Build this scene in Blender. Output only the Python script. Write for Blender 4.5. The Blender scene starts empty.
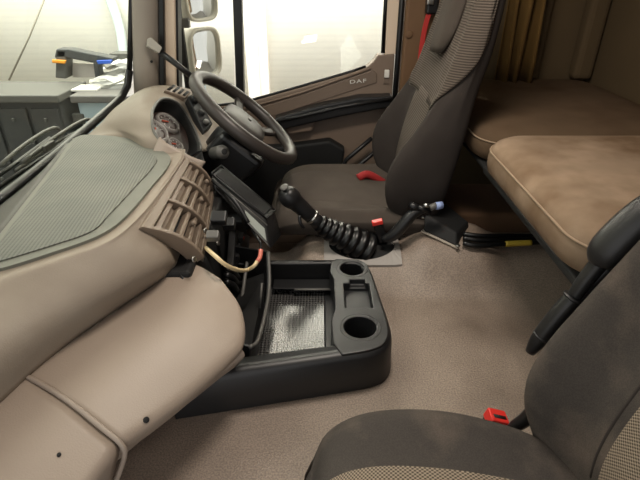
import bpy, bmesh, math, random
from mathutils import Vector, Matrix
random.seed(7)
C = bpy.context.scene.collection
S = bpy.context.scene
# ------------------------------------------------------------------ camera / light / exposure
CAM_Z, PITCH, F = 0.82, math.radians(29.7), 480.0
cam = bpy.data.objects.new('camera', bpy.data.cameras.new('camera')); C.objects.link(cam)
cam.location = (0, 0, CAM_Z); cam.rotation_euler = (math.radians(90) - PITCH, 0, 0)
cam.data.sensor_width = 36; cam.data.lens = F / 640 * 36; cam.data.clip_start = 0.02
S.camera = cam
S.view_settings.view_transform = 'Standard'; S.view_settings.look = 'None'
S.view_settings.gamma = 1; S.view_settings.exposure = 0.78; S.view_settings.use_curve_mapping = False
w = bpy.data.worlds.new('world'); S.world = w; w.use_nodes = True
w.node_tree.nodes['Background'].inputs[0].default_value = (1.0, 0.975, 0.955, 1)
w.node_tree.nodes['Background'].inputs[1].default_value = 0.62
def area(name, loc, rot, sx, sy, power, col):
    l = bpy.data.lights.new(name, 'AREA'); l.shape = 'RECTANGLE'; l.size = sx; l.size_y = sy
    l.energy = power; l.color = col
    o = bpy.data.objects.new(name, l); C.objects.link(o); o.location = loc; o.rotation_euler = rot
    return o
# warehouse light before the cab; unseen lamp added to brighten the side wall
area('hall_light_front', (-2.6, 1.2, 3.4), (0, math.radians(-25), 0), 1.2, 3.0, 40, (1, .98, .95))
area('added_wall_wash', (-1.0, 2.9, 3.3), (math.radians(72), 0, 0), 7.5, 1.0, 580, (1, .98, .95))  # added wall washer, faces the side wall to whiten it
# cab dome lamp
dl = bpy.data.lights.new('dome_light', 'AREA'); dl.shape = 'RECTANGLE'; dl.size = .32; dl.size_y = .20; dl.energy = 5.8; dl.color = (1, .90, .79)
do = bpy.data.objects.new('dome_light', dl); C.objects.link(do); do.location = (.15, 1.0, 1.335)

def at(px, py, X=None, Y=None, Z=None):
    """point of the room seen at a photo pixel, given one real coordinate"""
    c, s = math.cos(PITCH), math.sin(PITCH)
    u, v = (px - 320) / F, (240 - py) / F
    d = Vector((u, c + v * s, -s + v * c))
    if Y is not None: k = Y / d.y
    elif X is not None: k = X / d.x
    else: k = (Z - CAM_Z) / d.z
    return Vector((0, 0, CAM_Z)) + d * k

# ------------------------------------------------------------------ materials
MATS = {}
def lin(c):
    return tuple((x / 12.92 if x <= .04045 else ((x + .055) / 1.055) ** 2.4) for x in [v / 255 for v in c]) + (1,)
def mat(name, col, rough=.5, var=0.0, grain=0.0, gscale=300, vscale=6, bump=0.0, bscale=200, metal=0.0, spec=.5, dirt=None, dscale=3, dlo=.5, dhi=.7, pattern=None, emit=None):
    if name in MATS: return MATS[name]
    m = bpy.data.materials.new(name); m.use_nodes = True; MATS[name] = m
    nt = m.node_tree; N = nt.nodes; L = nt.links
    b = N['Principled BSDF']
    b.inputs['Roughness'].default_value = rough; b.inputs['Metallic'].default_value = metal
    b.inputs['Specular IOR Level'].default_value = spec
    base = lin(col); cur = None
    tc = N.new('ShaderNodeTexCoord'); co = tc.outputs['Object']
    def noise(sc, det=4):
        n = N.new('ShaderNodeTexNoise'); n.inputs['Scale'].default_value = sc; n.inputs['Detail'].default_value = det
        L.new(co, n.inputs['Vector']); return n.outputs['Fac']
    def ramp(src, lo, hi, c0, c1):
        r = N.new('ShaderNodeValToRGB'); L.new(src, r.inputs[0])
        r.color_ramp.elements[0].position = lo; r.color_ramp.elements[1].position = hi
        r.color_ramp.elements[0].color = c0; r.color_ramp.elements[1].color = c1
        return r.outputs[0]
    def mixc(kind, f, a, c):
        x = N.new('ShaderNodeMix'); x.data_type = 'RGBA'; x.blend_type = kind
        for i, v in ((0, f), (6, a), (7, c)):
            if isinstance(v, (int, float, tuple)): x.inputs[i].default_value = v
            else: L.new(v, x.inputs[i])
        return x.outputs[2]
    cur = base
    if var:
        cur = ramp(noise(vscale, 6), .3, .7, tuple(x * (1 - var) for x in base[:3]) + (1,), tuple(min(1, x * (1 + var)) for x in base[:3]) + (1,))
    if dirt:
        f = ramp(noise(dscale, 8), dlo, dhi, (0, 0, 0, 1), (1, 1, 1, 1))
        cur = mixc('MIX', f, cur, lin(dirt))
    if grain:
        g = ramp(noise(gscale, 1), .38, .62, (1 - grain, 1 - grain, 1 - grain, 1), (1, 1, 1, 1))
        cur = mixc('MULTIPLY', 1.0, cur, g)
    hgt = None
    if pattern:
        sep = N.new('ShaderNodeSeparateXYZ'); L.new(co, sep.inputs[0])
        def M(op, a, c=None):
            n = N.new('ShaderNodeMath'); n.operation = op
            for i, v in ((0, a), (1, c)):
                if v is None: continue
                if isinstance(v, (int, float)): n.inputs[i].default_value = v
                else: L.new(v, n.inputs[i])
            return n.outputs[0]
        kind, sc, dark, thr = pattern
        x, y, z = sep.outputs
        sx = lambda a, k: M('SINE', M('MULTIPLY', a, k))
        if kind == 'diamond':
            p = M('MULTIPLY', sx(M('ADD', x, y), sc), sx(M('SUBTRACT', x, y), sc)); p = M('ADD', M('MULTIPLY', p, .5), .5)
        elif kind == 'ribz': p = M('ADD', M('MULTIPLY', sx(z, sc), M('ADD', M('MULTIPLY', sx(y, sc * .7), .3), .7)), .5); p = M('MULTIPLY', p, .7)
        elif kind == 'wallz': p = M('ADD', M('MULTIPLY', sx(z, sc), .5), .5)
        elif kind == 'weave':
            p = M('ADD', M('MULTIPLY', M('MULTIPLY', sx(y, sc), sx(M('ADD', x, z), sc)), .5), .5)
        elif kind == 'stripe': p = M('ADD', M('MULTIPLY', M('MULTIPLY', sx(M('ADD', x, M('MULTIPLY', y, .12)), sc), M('ADD', M('MULTIPLY', sx(y, sc * .8), .25), .75)), .5), .5)
        r = ramp(p, thr - .15, thr + .15, (dark, dark, dark, 1), (1, 1, 1, 1))
        cur = mixc('MULTIPLY', 1.0, cur, r); hgt = p
    if isinstance(cur, tuple): b.inputs['Base Color'].default_value = cur
    else: L.new(cur, b.inputs['Base Color'])
    if bump or hgt is not None:
        bp = N.new('ShaderNodeBump'); bp.inputs['Strength'].default_value = bump or .35; bp.inputs['Distance'].default_value = .002
        L.new(hgt if hgt is not None else noise(bscale, 2), bp.inputs['Height']); L.new(bp.outputs[0], b.inputs['Normal'])
    if emit:
        b.inputs['Emission Color'].default_value = lin(col); b.inputs['Emission Strength'].default_value = emit
    return m
def glass_mat(name, tint=(1, 1, 1, 1), gl=.06):
    m = bpy.data.materials.new(name); m.use_nodes = True; nt = m.node_tree; N = nt.nodes; L = nt.links
    N.clear(); o = N.new('ShaderNodeOutputMaterial'); mx = N.new('ShaderNodeMixShader'); t = N.new('ShaderNodeBsdfTransparent'); g = N.new('ShaderNodeBsdfGlossy')
    t.inputs[0].default_value = tint; g.inputs['Roughness'].default_value = .02; mx.inputs[0].default_value = gl
    L.new(t.outputs[0], mx.inputs[1]); L.new(g.outputs[0], mx.inputs[2]); L.new(mx.outputs[0], o.inputs[0]); MATS[name] = m; return m

BEIGE = mat('beige_dash_plastic', (162, 148, 135), .47, var=.05, bump=.22, bscale=420)
BEIGE2 = mat('beige_panel_plastic', (161, 146, 132), .45, var=.04, bump=.2, bscale=420)
VENTM = mat('beige_vent_plastic', (128, 113, 98), .5)
DASHTOP = mat('dusty_beige_dash_top', (143, 131, 117), .6, var=.05, bump=.22, bscale=420, dirt=(154, 144, 130), dscale=5)
MATGREEN = mat('dusty_green_grey_rubber', (104, 106, 97), .62, var=.06, dirt=(122, 121, 110), dscale=5, dlo=.4, dhi=.75)
MATRIB = mat('ribbed_green_grey_rubber', (100, 102, 94), .6, var=.08, dirt=(118, 117, 107), dscale=6, dlo=.4, dhi=.75, pattern=('stripe', 900, .62, .36))
LEDGE = mat('grey_ledge_plastic', (62, 60, 55), .55, var=.1, bump=.1)
BLACK = mat('black_plastic', (26, 26, 27), .38, bump=.08, bscale=500)
BLACKM = mat('matt_black_plastic', (18, 18, 18), .7)
CONS = mat('charcoal_console_plastic', (31, 31, 32), .40, bump=.12, bscale=600)
CONSMAT = mat('perforated_black_mat', (78, 77, 76), .16, spec=1.0, bump=.03, pattern=('diamond', 390, .16, .42))
GREYP = mat('grey_plastic', (96, 94, 90), .45)
RUBBER = mat('black_rubber', (14, 14, 15), .35)
FLOORM = mat('beige_vinyl_floor', (153, 137, 123), .48, grain=.32, gscale=290, var=.10, vscale=9, bump=.85, bscale=250, dirt=(104, 88, 76), dscale=3.2, dlo=.50, dhi=.78)
FABRIC = mat('brown_grey_seat_fabric', (74, 67, 61), .95, var=.10, vscale=14, bump=.25, bscale=900, spec=.15)
FABRICP = mat('worn_brown_grey_seat_fabric', (73, 68, 64), .95, grain=.18, gscale=500, var=.10, vscale=10, bump=.25, bscale=900, spec=.15, dirt=(100, 90, 82), dscale=12, dlo=.50, dhi=.76)
FABDARK = mat('dark_seat_fabric', (56, 51, 48), .95, var=.1, vscale=14, bump=.2, bscale=900, spec=.15)
RIBFAB = mat('ribbed_seat_fabric', (96, 87, 79), .95, spec=.15, pattern=('ribz', 1000, .45, .32))
WEAVE = mat('woven_seat_fabric', (150, 136, 120), .95, spec=.15, pattern=('weave', 1000, .25, .48))
SEATSHELL = mat('black_seat_shell', (20, 19, 18), .6)
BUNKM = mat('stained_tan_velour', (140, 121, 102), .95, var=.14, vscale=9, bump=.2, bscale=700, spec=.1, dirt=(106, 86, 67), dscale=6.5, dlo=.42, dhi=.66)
BUNKM2 = mat('shaded_tan_velour', (90, 74, 58), .95, var=.10, vscale=7, bump=.2, bscale=700, spec=.1, dirt=(76, 59, 44), dscale=5, dlo=.5, dhi=.75)  # darker copy of the bunk velour, shade of the far section in its colour
PIPE = mat('tan_piping', (142, 122, 100), .8)
CURT = mat('mustard_brown_curtain', (102, 76, 32), .9, var=.1, bump=.15, bscale=500)
WALLB = mat('tan_cab_lining', (94, 78, 54), .85, var=.06, bump=.15)
CARPET = mat('brown_carpet', (92, 68, 48), .95, var=.1, bump=.3, bscale=500)
ROOFM = mat('cream_roof_lining', (190, 176, 156), .9)
PILLAR = mat('grey_beige_pillar', (158, 149, 138), .55, bump=.08)
CREAM = mat('cream_paint', (226, 205, 182), .45)
DOORM = mat('taupe_door_plastic', (128, 111, 97), .5, bump=.12, bscale=400, var=.03)
DOORD = mat('taupe_door_inset', (118, 102, 89), .5, bump=.12, bscale=400)
BROWN = mat('brown_pillar_trim', (112, 84, 58), .7, var=.06)
RED = mat('red_buckle_plastic', (215, 52, 45), .35)
REDW = mat('red_belt_webbing', (150, 30, 30), .8)
METAL = mat('bare_metal', (190, 190, 186), .3, metal=1.0)
WHITE = mat('white_plastic', (232, 230, 222), .4)
MIRW = mat('cream_white_mirror_shell', (226, 222, 205), .35)
MIRG = mat('mirror_glass', (225, 226, 222), .04, metal=1.0)
HALLW = mat('white_ribbed_hall_wall', (250, 247, 236), .8, bump=.05, pattern=('wallz', 110, .965, .3))
POSTM = mat('hall_wall_post', (236, 228, 218), .8)
HALLF = mat('hall_concrete', (150, 145, 136), .85, var=.1)
CABD = mat('dark_grey_cabinet', (56, 58, 57), .55, var=.06)
CABT = mat('grey_cabinet_top', (84, 84, 79), .55)
BLUEP = mat('pale_blue_plastic', (176, 196, 204), .5)
SILV = mat('silver_foil', (205, 205, 200), .3, metal=.6)
ORANGE = mat('orange_plastic', (226, 150, 40), .5)
BLUE = mat('blue_plastic', (40, 80, 170), .5)
YEL = mat('yellow_tape', (196, 168, 60), .6)
CREAMW = mat('cream_wire', (226, 204, 160), .45)
PINKW = mat('pink_wire_sleeve', (214, 120, 104), .5)
GAUGE = mat('grey_gauge_bezel', (150, 146, 142), .4)
GFACE = mat('dark_gauge_face', (70, 54, 50), .4)
GRED = mat('red_gauge_mark', (214, 84, 50), .5)
GAMB = mat('amber_gauge_mark', (206, 150, 46), .5)
LEATH = mat('worn_grey_brown_wheel', (54, 49, 46), .42, var=.08, bump=.1)
HUBM = mat('grey_wheel_hub', (70, 67, 64), .5, bump=.1)
LCD = mat('pale_grey_label', (150, 156, 150), .4)
GLASS = glass_mat('window_glass', (.97, .98, .96, 1), .05)
TINT = glass_mat('green_tinted_glass', (.80, .84, .77, 1), .05)

# ------------------------------------------------------------------ geometry helpers
def tag(o, label=None, cat=None, group=None, kind=None):
    if label: o['label'] = label
    if cat: o['category'] = cat
    if group: o['group'] = group
    if kind: o['kind'] = kind
    return o
def empty(name, loc, label=None, cat=None, group=None, kind=None):
    o = bpy.data.objects.new(name, None); C.objects.link(o); o.location = loc; o.empty_display_size = .05
    o.matrix_world = Matrix.Translation(loc)
    return tag(o, label, cat, group, kind)
def link(name, bm, m, parent=None, smooth=True, mods=()):
    """bm is in world space; a parented piece is moved into its parent's space"""
    bmesh.ops.recalc_face_normals(bm, faces=bm.faces)
    if parent is not None:
        bm.transform(Matrix.Translation(-world(parent)))
    me = bpy.data.meshes.new(name); bm.to_mesh(me); bm.free()
    if smooth:
        for p in me.polygons: p.use_smooth = True
    me.materials.append(m)
    o = bpy.data.objects.new(name, me); C.objects.link(o)
    if parent is not None: o.parent = parent
    for kind, v in mods:
        if kind == 'solid':
            x = o.modifiers.new('solid', 'SOLIDIFY'); x.thickness = abs(v); x.offset = -1 if v > 0 else 1
        if kind == 'bevel':
            x = o.modifiers.new('bevel', 'BEVEL'); x.width = v; x.segments = 3; x.limit_method = 'ANGLE'; x.angle_limit = math.radians(35)
            x.harden_normals = False
    if smooth and mods and any(k == 'bevel' for k, _ in mods):
        for p in me.polygons: p.use_smooth = False
    return o
def world(o):
    v = Vector((0, 0, 0))
    while o is not None: v += o.location; o = o.parent
    return v
def cr(p, t):
    n = len(p)
    if n == 1: return Vector(p[0])
    i = min(int(t), n - 2); f = t - i
    p1, p2 = Vector(p[i]), Vector(p[i + 1])
    p0 = Vector(p[i - 1]) if i > 0 else 2 * p1 - p2
    p3 = Vector(p[i + 2]) if i + 2 < n else 2 * p2 - p1
    return .5 * ((2 * p1) + (p2 - p0) * f + (2 * p0 - 5 * p1 + 4 * p2 - p3) * f * f + (3 * p1 - p0 - 3 * p2 + p3) * f ** 3)
def curve(p, n, closed=False):
    if closed:
        q = [p[-1]] + list(p) + [p[0], p[1]]
        return [cr(q, 1 + len(p) * i / n) for i in range(n)]
    return [cr(p, (len(p) - 1) * i / n) for i in range(n + 1)]
def grid(rows, bm=None, close_u=False, cap=False):
    bm = bm or bmesh.new()
    vs = [[bm.verts.new(p) for p in r] for r in rows]
    n = len(rows[0])
    for i in range(len(rows) - 1):
        for j in range(n if close_u else n - 1):
            k = (j + 1) % n
            bm.faces.new((vs[i][j], vs[i][k], vs[i + 1][k], vs[i + 1][j]))
    if cap:
        bm.faces.new(vs[0]); bm.faces.new(list(reversed(vs[-1])))
    return bm
def surf(ctrl, nu, nv):
    rows = [curve(r, nv) for r in ctrl]
    cols = [curve([r[j] for r in rows], nu) for j in range(nv + 1)]
    return grid([[cols[j][i] for j in range(nv + 1)] for i in range(nu + 1)])
def box(bm, x0, x1, y0, y1, z0, z1):
    v = [bm.verts.new((x, y, z)) for z in (z0, z1) for y in (y0, y1) for x in (x0, x1)]
    for f in ((0, 1, 3, 2), (4, 6, 7, 5), (0, 4, 5, 1), (2, 3, 7, 6), (0, 2, 6, 4), (1, 5, 7, 3)):
        bm.faces.new([v[i] for i in f])
    return v
def boxo(name, dims, m, parent=None, bev=.004, M=None):
    bm = bmesh.new(); box(bm, *dims)
    if M is not None: bm.transform(M)
    return link(name, bm, m, parent, True, [('bevel', bev)] if bev else ())
def prism(name, pts, vec, m, parent=None, bev=.003):
    bm = bmesh.new(); vec = Vector(vec)
    a = [bm.verts.new(p) for p in pts]; b = [bm.verts.new(Vector(p) + vec) for p in pts]
    bm.faces.new(a); bm.faces.new(list(reversed(b))); n = len(pts)
    for i in range(n): bm.faces.new((a[i], b[i], b[(i + 1) % n], a[(i + 1) % n]))
    return link(name, bm, m, parent, True, [('bevel', bev)] if bev else ())
def tube(name, pts, r, m, parent=None, n=10, sm=0, flat=None, up=None, closed=False):
    """round (or flat=(width,thickness)) tube along pts; r is a number or a list"""
    P = curve(pts, sm, closed) if sm else [Vector(p) for p in pts]
    k = len(P); R = [r] * k if not isinstance(r, (list, tuple)) else [cr([(x, 0, 0) for x in r], (len(r) - 1) * i / max(1, k - 1)).x for i in range(k)]
    rows = []; ref = Vector(up) if up else None
    for i, p in enumerate(P):
        if closed: t = (P[(i + 1) % k] - P[i - 1]).normalized()
        else: t = (P[min(i + 1, k - 1)] - P[max(i - 1, 0)]).normalized()
        if ref is None: ref = Vector((0, 0, 1)) if abs(t.z) < .9 else Vector((1, 0, 0))
        a = (ref - t * ref.dot(t)).normalized(); b = t.cross(a)
        if not up: ref = a
        row = []
        for j in range(n):
            an = 2 * math.pi * (j + .5) / n
            ca, sa = math.cos(an), math.sin(an)
            if flat:
                ex = lambda q: math.copysign(abs(q) ** .4, q)
                row.append(p + a * ex(ca) * flat[1] / 2 + b * ex(sa) * flat[0] / 2)
            else: row.append(p + (a * ca + b * sa) * R[i])
        rows.append(row)
    if closed: rows.append(rows[0]); 
    bm = grid(rows, close_u=True, cap=not closed)
    if closed: bmesh.ops.remove_doubles(bm, verts=bm.verts, dist=1e-6)
    return link(name, bm, m, parent)
def frame(axis, origin):
    z = Vector(axis).normalized(); x = Vector((0, 1, 0)); x = (x - z * x.dot(z))
    if x.length < 1e-3: x = Vector((1, 0, 0))
    x.normalize(); y = z.cross(x)
    M = Matrix((x, y, z)).transposed().to_4x4(); M.translation = Vector(origin); return M
def lathe(name, prof, axis, origin, m, parent=None, n=28, sx=1, sy=1, cap=True):
    """prof: (radius, height) pairs along axis"""
    M = frame(axis, origin); rows = []
    for r, h in prof:
        rows.append([M @ Vector((math.cos(2 * math.pi * j / n) * max(r, 1e-4) * sx, math.sin(2 * math.pi * j / n) * max(r, 1e-4) * sy, h)) for j in range(n)])
    return link(name, grid(rows, close_u=True, cap=cap), m, parent)
def disc(name, r, h, axis, origin, m, parent=None, n=20, bev=.15):
    return lathe(name, [(r * (1 - bev), 0), (r, h * bev), (r, h * (1 - bev)), (r * (1 - bev), h)], axis, origin, m, parent, n)

# ================================================================== THE SETTING
ROOF_Z, REAR_X, DOOR_Y = 1.34, 1.07, 2.0
# --- floor: engine tunnel with footwells, as a height field
def floor_h(x, y):
    def ss(a, b, t):
        t = max(0, min(1, (t - a) / (b - a))); return t * t * (3 - 2 * t)
    z = 0.075 * ss(1.08, 1.27, y) * ss(.0, .10, x + .12)                       # rises towards the driver's seat
    z += 0.036 * ss(1.10, 1.23, y) * ss(.235, .31, x) * (1 - ss(.47, .56, x))          # hump by the belt anchor
    z += .035 * ss(.30, .44, x) * ss(.75, 1.0, y) * 0
    wl = ss(.36, .52, y)                                                        # passenger footwell
    wr = 1 - ss(1.36, 1.44, y)                                                  # driver's footwell
    z = z * wr - .34 * (1 - wl) - .34 * (1 - wr)
    return z
bm = bmesh.new()
NX, NY = 90, 110
rows = []
for i in range(NX + 1):
    x = -.78 + (REAR_X + .78) * i / NX
    rows.append([Vector((x, -.05 + 2.06 * j / NY, floor_h(x, -.05 + 2.06 * j / NY))) for j in range(NY + 1)])
fl = tag(link('floor', grid(rows), FLOORM, None, True), kind='structure')
fl['label'] = 'beige grained vinyl floor of the truck cab'
# --- shell
boxo('wall_back', (REAR_X, REAR_X + .05, -.08, 2.08, -.35, ROOF_Z), WALLB)['kind'] = 'structure'
boxo('ceiling', (-.55, REAR_X + .05, -.08, 2.08, ROOF_Z, ROOF_Z + .04), ROOFM)['kind'] = 'structure'
boxo('wall_right', (.46, REAR_X, DOOR_Y + .005, DOOR_Y + .075, -.35, ROOF_Z), WALLB)['kind'] = 'structure'
boxo('wall_left', (.46, REAR_X, -.08, -.03, -.35, ROOF_Z), WALLB)['kind'] = 'structure'
boxo('wall_front', (-.83, -.785, -.05, 2.05, -.40, .30), BLACKM)['kind'] = 'structure'
# B pillar behind the driver's door
bp = empty('trim_1', (.37, DOOR_Y, -.34), kind='structure')
boxo('pillar_panel', (.318, .47, 1.965, DOOR_Y + .06, -.34, ROOF_Z - .01), BROWN, bp, .012)
tube('door_seal', [(.304, 1.985, -.3), (.304, 1.985, ROOF_Z - .01)], .011, RUBBER, bp, 8)
p = at(409, 34, Y=1.964); disc('trim_button', .014, .006, (0, -1, 0), p, BROWN, bp)
# A pillar
ap = empty('trim_2', (-.66, 1.93, .38), kind='structure')
a0 = [(-.735, 1.95, .36), (-.72, 1.885, .36), (-.672, 1.875, .36), (-.637, 1.91, .36), (-.63, 2.0, .36), (-.735, 2.0, .36)]
def apil(z):
    k = (z - .36); q = []
    for (x, y, _) in a0: q.append(Vector((x + .155 * k, y, z)))
    return q
link('pillar_panel', grid([curve(apil(z), 24, True) for z in (.36, .5, .65, .8, 1.0, 1.2, ROOF_Z)], close_u=True, cap=True), PILLAR, ap)
up_a = Vector((.095, 0, .62))
for nm, xa, xb, dy, m in (('door_seal', 158, 163.5, 1.905, RUBBER), ('painted_edge', 163, 174.5, 1.925, CREAM), ('door_seal', 174, 177.5, 1.94, RUBBER)):
    prism(nm, [at(xa + 1.5, 100, Y=dy), at(xb + 1.5, 100, Y=dy), at(xb, 0, Y=dy), at(xb, 0, Y=dy) + up_a, at(xa, 0, Y=dy) + up_a, at(xa, 0, Y=dy)], (0, .06, 0), m, ap, .004)
disc('trim_hole', .005, .002, (0.3, -1, 0), at(151.5, 61.5, Y=1.878), BLACKM, ap, 10)

# --- windscreen
ws = empty('window_1', (-.76, 1.0, .34), kind='structure'); ws['label'] = 'wide curved windscreen in front of the dashboard'
def wpt(y, z):
    a = (y - 1.0) / .95
    base = .325 + .065 * max(0, a) ** 2 + .02 * a
    x = -.775 + .045 * a * a + (z - base) * .22
    return Vector((x, y, z))
def wbase(y):
    a = (y - 1.0) / .95; return .322 + .065 * max(0, a) ** 2 + .02 * max(0, a)
rows = []
for i in range(25):
    y = -.02 + 1.90 * i / 24
    zb = wbase(y); rows.append([wpt(y, zb + (ROOF_Z - .02 - zb) * j / 8) for j in range(9)])
link('pane', grid(rows), TINT, ws)
edge = [r[0] + Vector((.006, 0, .010)) for r in rows[:-1]]
tube('lower_seal', edge + [wpt(1.872, wbase(1.87) + .03), wpt(1.888, .48)], .014, RUBBER, ws, 8)
tube('side_seal', [wpt(1.888, .46), wpt(1.892, .6), wpt(1.892, .8), wpt(1.892, ROOF_Z)], .010, RUBBER, ws, 8)

# --- driver's door
dr = empty('door_1', (0, DOOR_Y, -.3), kind='structure'); dr['label'] = 'taupe driver door with long black armrest strip'
Y0 = DOOR_Y
belt = [at(170, 113, Y=Y0), at(243, 104, Y=Y0), at(300, 88, Y=Y0), at(350, 73.5, Y=Y0), at(366, 68, Y=Y0), at(374, 61, Y=Y0), at(378, 55, Y=Y0)]
outer = [at(395, 54, Y=Y0), Vector((.296, Y0, .3)), Vector((.296, Y0, -.34)), Vector((-.70, Y0, -.34)), Vector((-.70, Y0, .30))]
prism('door_panel', belt + outer, (0, .06, 0), DOORM, dr, .006)
# raised inset with lettering
ins = [at(246, 112, Y=Y0 - .004), at(300, 95.5, Y=Y0 - .004), at(372, 70, Y=Y0 - .004), at(377, 73, Y=Y0 - .004), at(377, 83, Y=Y0 - .004), at(300, 108, Y=Y0 - .004), at(250, 124, Y=Y0 - .004)]
prism('inset_panel', ins, (0, .02, 0), DOORD, dr, .004)
tube('inset_ridge', [at(244, 109, Y=Y0 - .006), at(300, 93, Y=Y0 - .006), at(371, 68.5, Y=Y0 - .006)], .004, DOORM, dr, 8)
tube('belt_seal', [b + Vector((0, .012, .004)) for b in belt[:5]], .006, RUBBER, dr, 8)
txt = bpy.data.curves.new('lettering', 'FONT'); txt.body = 'DAF'; txt.size = .025; txt.extrude = .001; txt.space_character = 1.15; txt.align_x = 'CENTER'
to = bpy.data.objects.new('tmp_text', txt); C.objects.link(to)
bpy.context.view_layer.update()
me = bpy.data.meshes.new_from_object(to.evaluated_get(bpy.context.evaluated_depsgraph_get())); bpy.data.objects.remove(to)
lo = bpy.data.objects.new('lettering', me); C.objects.link(lo); lo.parent = dr; me.materials.append(WHITE)
p = at(358, 83, Y=Y0 - .007); lo.location = p - world(dr); lo.rotation_euler = (math.radians(90), math.radians(-5), 0); lo.scale = (1.35, .8, 1)
boxo('lock_slot', (-.012, .012, -.006, .004, -.03, .03), DOORD, dr, .002, Matrix.Translation(at(386.5, 76, Y=Y0)))
boxo('lock_button', (-.0095, .0095, -.016, .004, -.014, .016), WHITE, dr, .003, Matrix.Translation(at(386.5, 73.5, Y=Y0)))
prism('armrest', [at(274, 119, Y=1.93), at(320, 106, Y=1.93), at(360, 97.5, Y=1.93), at(393, 96.5, Y=1.93), at(393, 107, Y=1.93), at(340, 117, Y=1.93), at(278, 131, Y=1.93)], (0, .07, 0), BLACK, dr, .008)
tube('armrest_edge', [at(276, 121, Y=1.925), at(300, 116.5, Y=1.925), at(340, 107, Y=1.925), at(392, 98.5, Y=1.925)], .007, CONS, dr, 8)
prism('lower_pull', [at(283, 126, Y=1.955), at(316, 120, Y=1.955), at(312, 132, Y=1.955), at(288, 135, Y=1.955)], (0, .04, 0), DOORM, dr, .01)
prism('map_pocket', [at(232, 150, Y=1.94), at(285, 147, Y=1.94), at(330, 141, Y=1.94), at(345, 150, Y=1.94), at(338, 200, Y=1.94), at(232, 235, Y=1.94)], (0, .06, 0), BLACKM, dr, .01)
tube('pocket_edge', [at(334, 190, Y=1.93), at(346, 160, Y=1.93), at(372, 138, Y=1.93)], .009, BLACK, dr, 8)
tube('pocket_edge', [at(346, 185, Y=1.93), at(356, 168, Y=1.93), at(377, 150, Y=1.93)], .009, BLACK, dr, 8)
# frame above the belt
prism('rear_frame', [at(385, 55, Y=Y0), at(387.5, 0, Y=Y0), at(387.5, 0, Y=Y0) + Vector((-.03, 0, .50)), at(399, 0, Y=Y0) + Vector((0, 0, .55)), at(399.5, 0, Y=Y0), at(398, 54, Y=Y0)], (0, .05, 0), CREAM, dr, .004)
tube('rear_seal', [at(383, 53, Y=Y0 + .01), at(386, 0, Y=Y0 + .01), at(386, 0, Y=Y0 + .01) + Vector((-.03, 0, .5))], .009, RUBBER, dr, 8)
prism('front_frame', [at(174.5, 113, Y=Y0), at(179, 113, Y=Y0), at(177.5, 0, Y=Y0), at(177.5, 0, Y=Y0) + Vector((.06, 0, .52)), at(172, 0, Y=Y0) + Vector((.06, 0, .55)), at(172, 0, Y=Y0)], (0, .05, 0), RUBBER, dr, .004)
top0, top1 = at(172, 0, Y=Y0) + Vector((.06, 0, .52)), at(395, 0, Y=Y0) + Vector((0, 0, .50))
prism('top_frame', [top0, top1, top1 + Vector((0, 0, .10)), top0 + Vector((0, 0, .10))], (0, .05, 0), CREAM, dr, .004)
prism('window_divider', [at(236.5, 104, Y=Y0), at(244, 104, Y=Y0), at(241.5, 0, Y=Y0), at(241.5, 0, Y=Y0) + Vector((-.05, 0, .54)), at(232.5, 0, Y=Y0) + Vector((-.05, 0, .54)), at(232.5, 0, Y=Y0)], (0, .045, 0), RUBBER, dr, .004)
for a, b in ((178, 234), (243, 384)):
    prism('pane', [at(a, 112, Y=Y0 + .025), at(b, 112 if a < 200 else 104, Y=Y0 + .025), at(b, 0, Y=Y0 + .025), at(b, 0, Y=Y0 + .025) + Vector((0, 0, .52)), at(a, 0, Y=Y0 + .025) + Vector((.03, 0, .52)), at(a, 0, Y=Y0 + .025)] if a < 200 else
          [at(a, 107, Y=Y0 + .025), at(380, 66, Y=Y0 + .025), at(b, 0, Y=Y0 + .025), at(b, 0, Y=Y0 + .025) + Vector((0, 0, .52)), at(a, 0, Y=Y0 + .025) + Vector((0, 0, .52)), at(a, 0, Y=Y0 + .025)], (0, .004, 0), GLASS, dr, 0)
# matt black block in the footwell behind dash
boxo('trim_3', (-.74, -.34, 1.44, 1.96, -.33, .12), BLACKM, None, .01)['kind'] = 'structure'

# ================================================================== DASHBOARD
D = empty('dashboard', (-.5, 1.0, -.02), 'beige moulded truck dashboard with ribbed top mat and centre vents', 'dashboard')
ZT = .385
st = [  # mat edge, brim, outer roll, seam by station along the cab
    [(-.66, .00, ZT), (-.62, .00, ZT), (-.56, .00, .335), (-.57, .00, .25)],
    [(-.62, .30, ZT), (-.58, .30, ZT), (-.515, .30, .335), (-.525, .30, .25)],
    [(-.575, .50, ZT), (-.54, .49, ZT), (-.468, .49, .335), (-.482, .50, .25)],
    [(-.527, .64, ZT), (-.50, .615, ZT - .003), (-.425, .61, .330), (-.444, .62, .25)],
    [(-.455, .715, ZT), (-.43, .69, ZT - .004), (-.362, .70, .325), (-.385, .735, .25)],
    [(-.40, .775, ZT), (-.375, .76, ZT - .006), (-.312, .80, .318), (-.318, .86, .25)],
    [(-.386, .88, ZT), (-.356, .87, ZT - .008), (-.322, .89, .320), (-.310, .91, .25)],
    [(-.383, 1.02, ZT), (-.353, 1.02, ZT - .008), (-.325, 1.03, .320), (-.315, 1.05, .25)],
    [(-.385, 1.16, ZT), (-.356, 1.18, ZT - .008), (-.335, 1.20, .320), (-.325, 1.22, .25)],
    [(-.40, 1.27, ZT), (-.372, 1.27, ZT - .012), (-.352, 1.28, .330), (-.345, 1.29, .25)],
]
ctrl = []
for r in st:
    M0 = Vector(r[0]); y = M0.y
    ctrl.append([Vector((-.765, y, wbase(y) - .004)), Vector((-.725, y, wbase(y) + .02)), Vector((min(-.565 - .2 * (y - .66), M0.x - .06), y, ZT - .002)), M0] + [Vector(q) for q in r[1:]])
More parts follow.
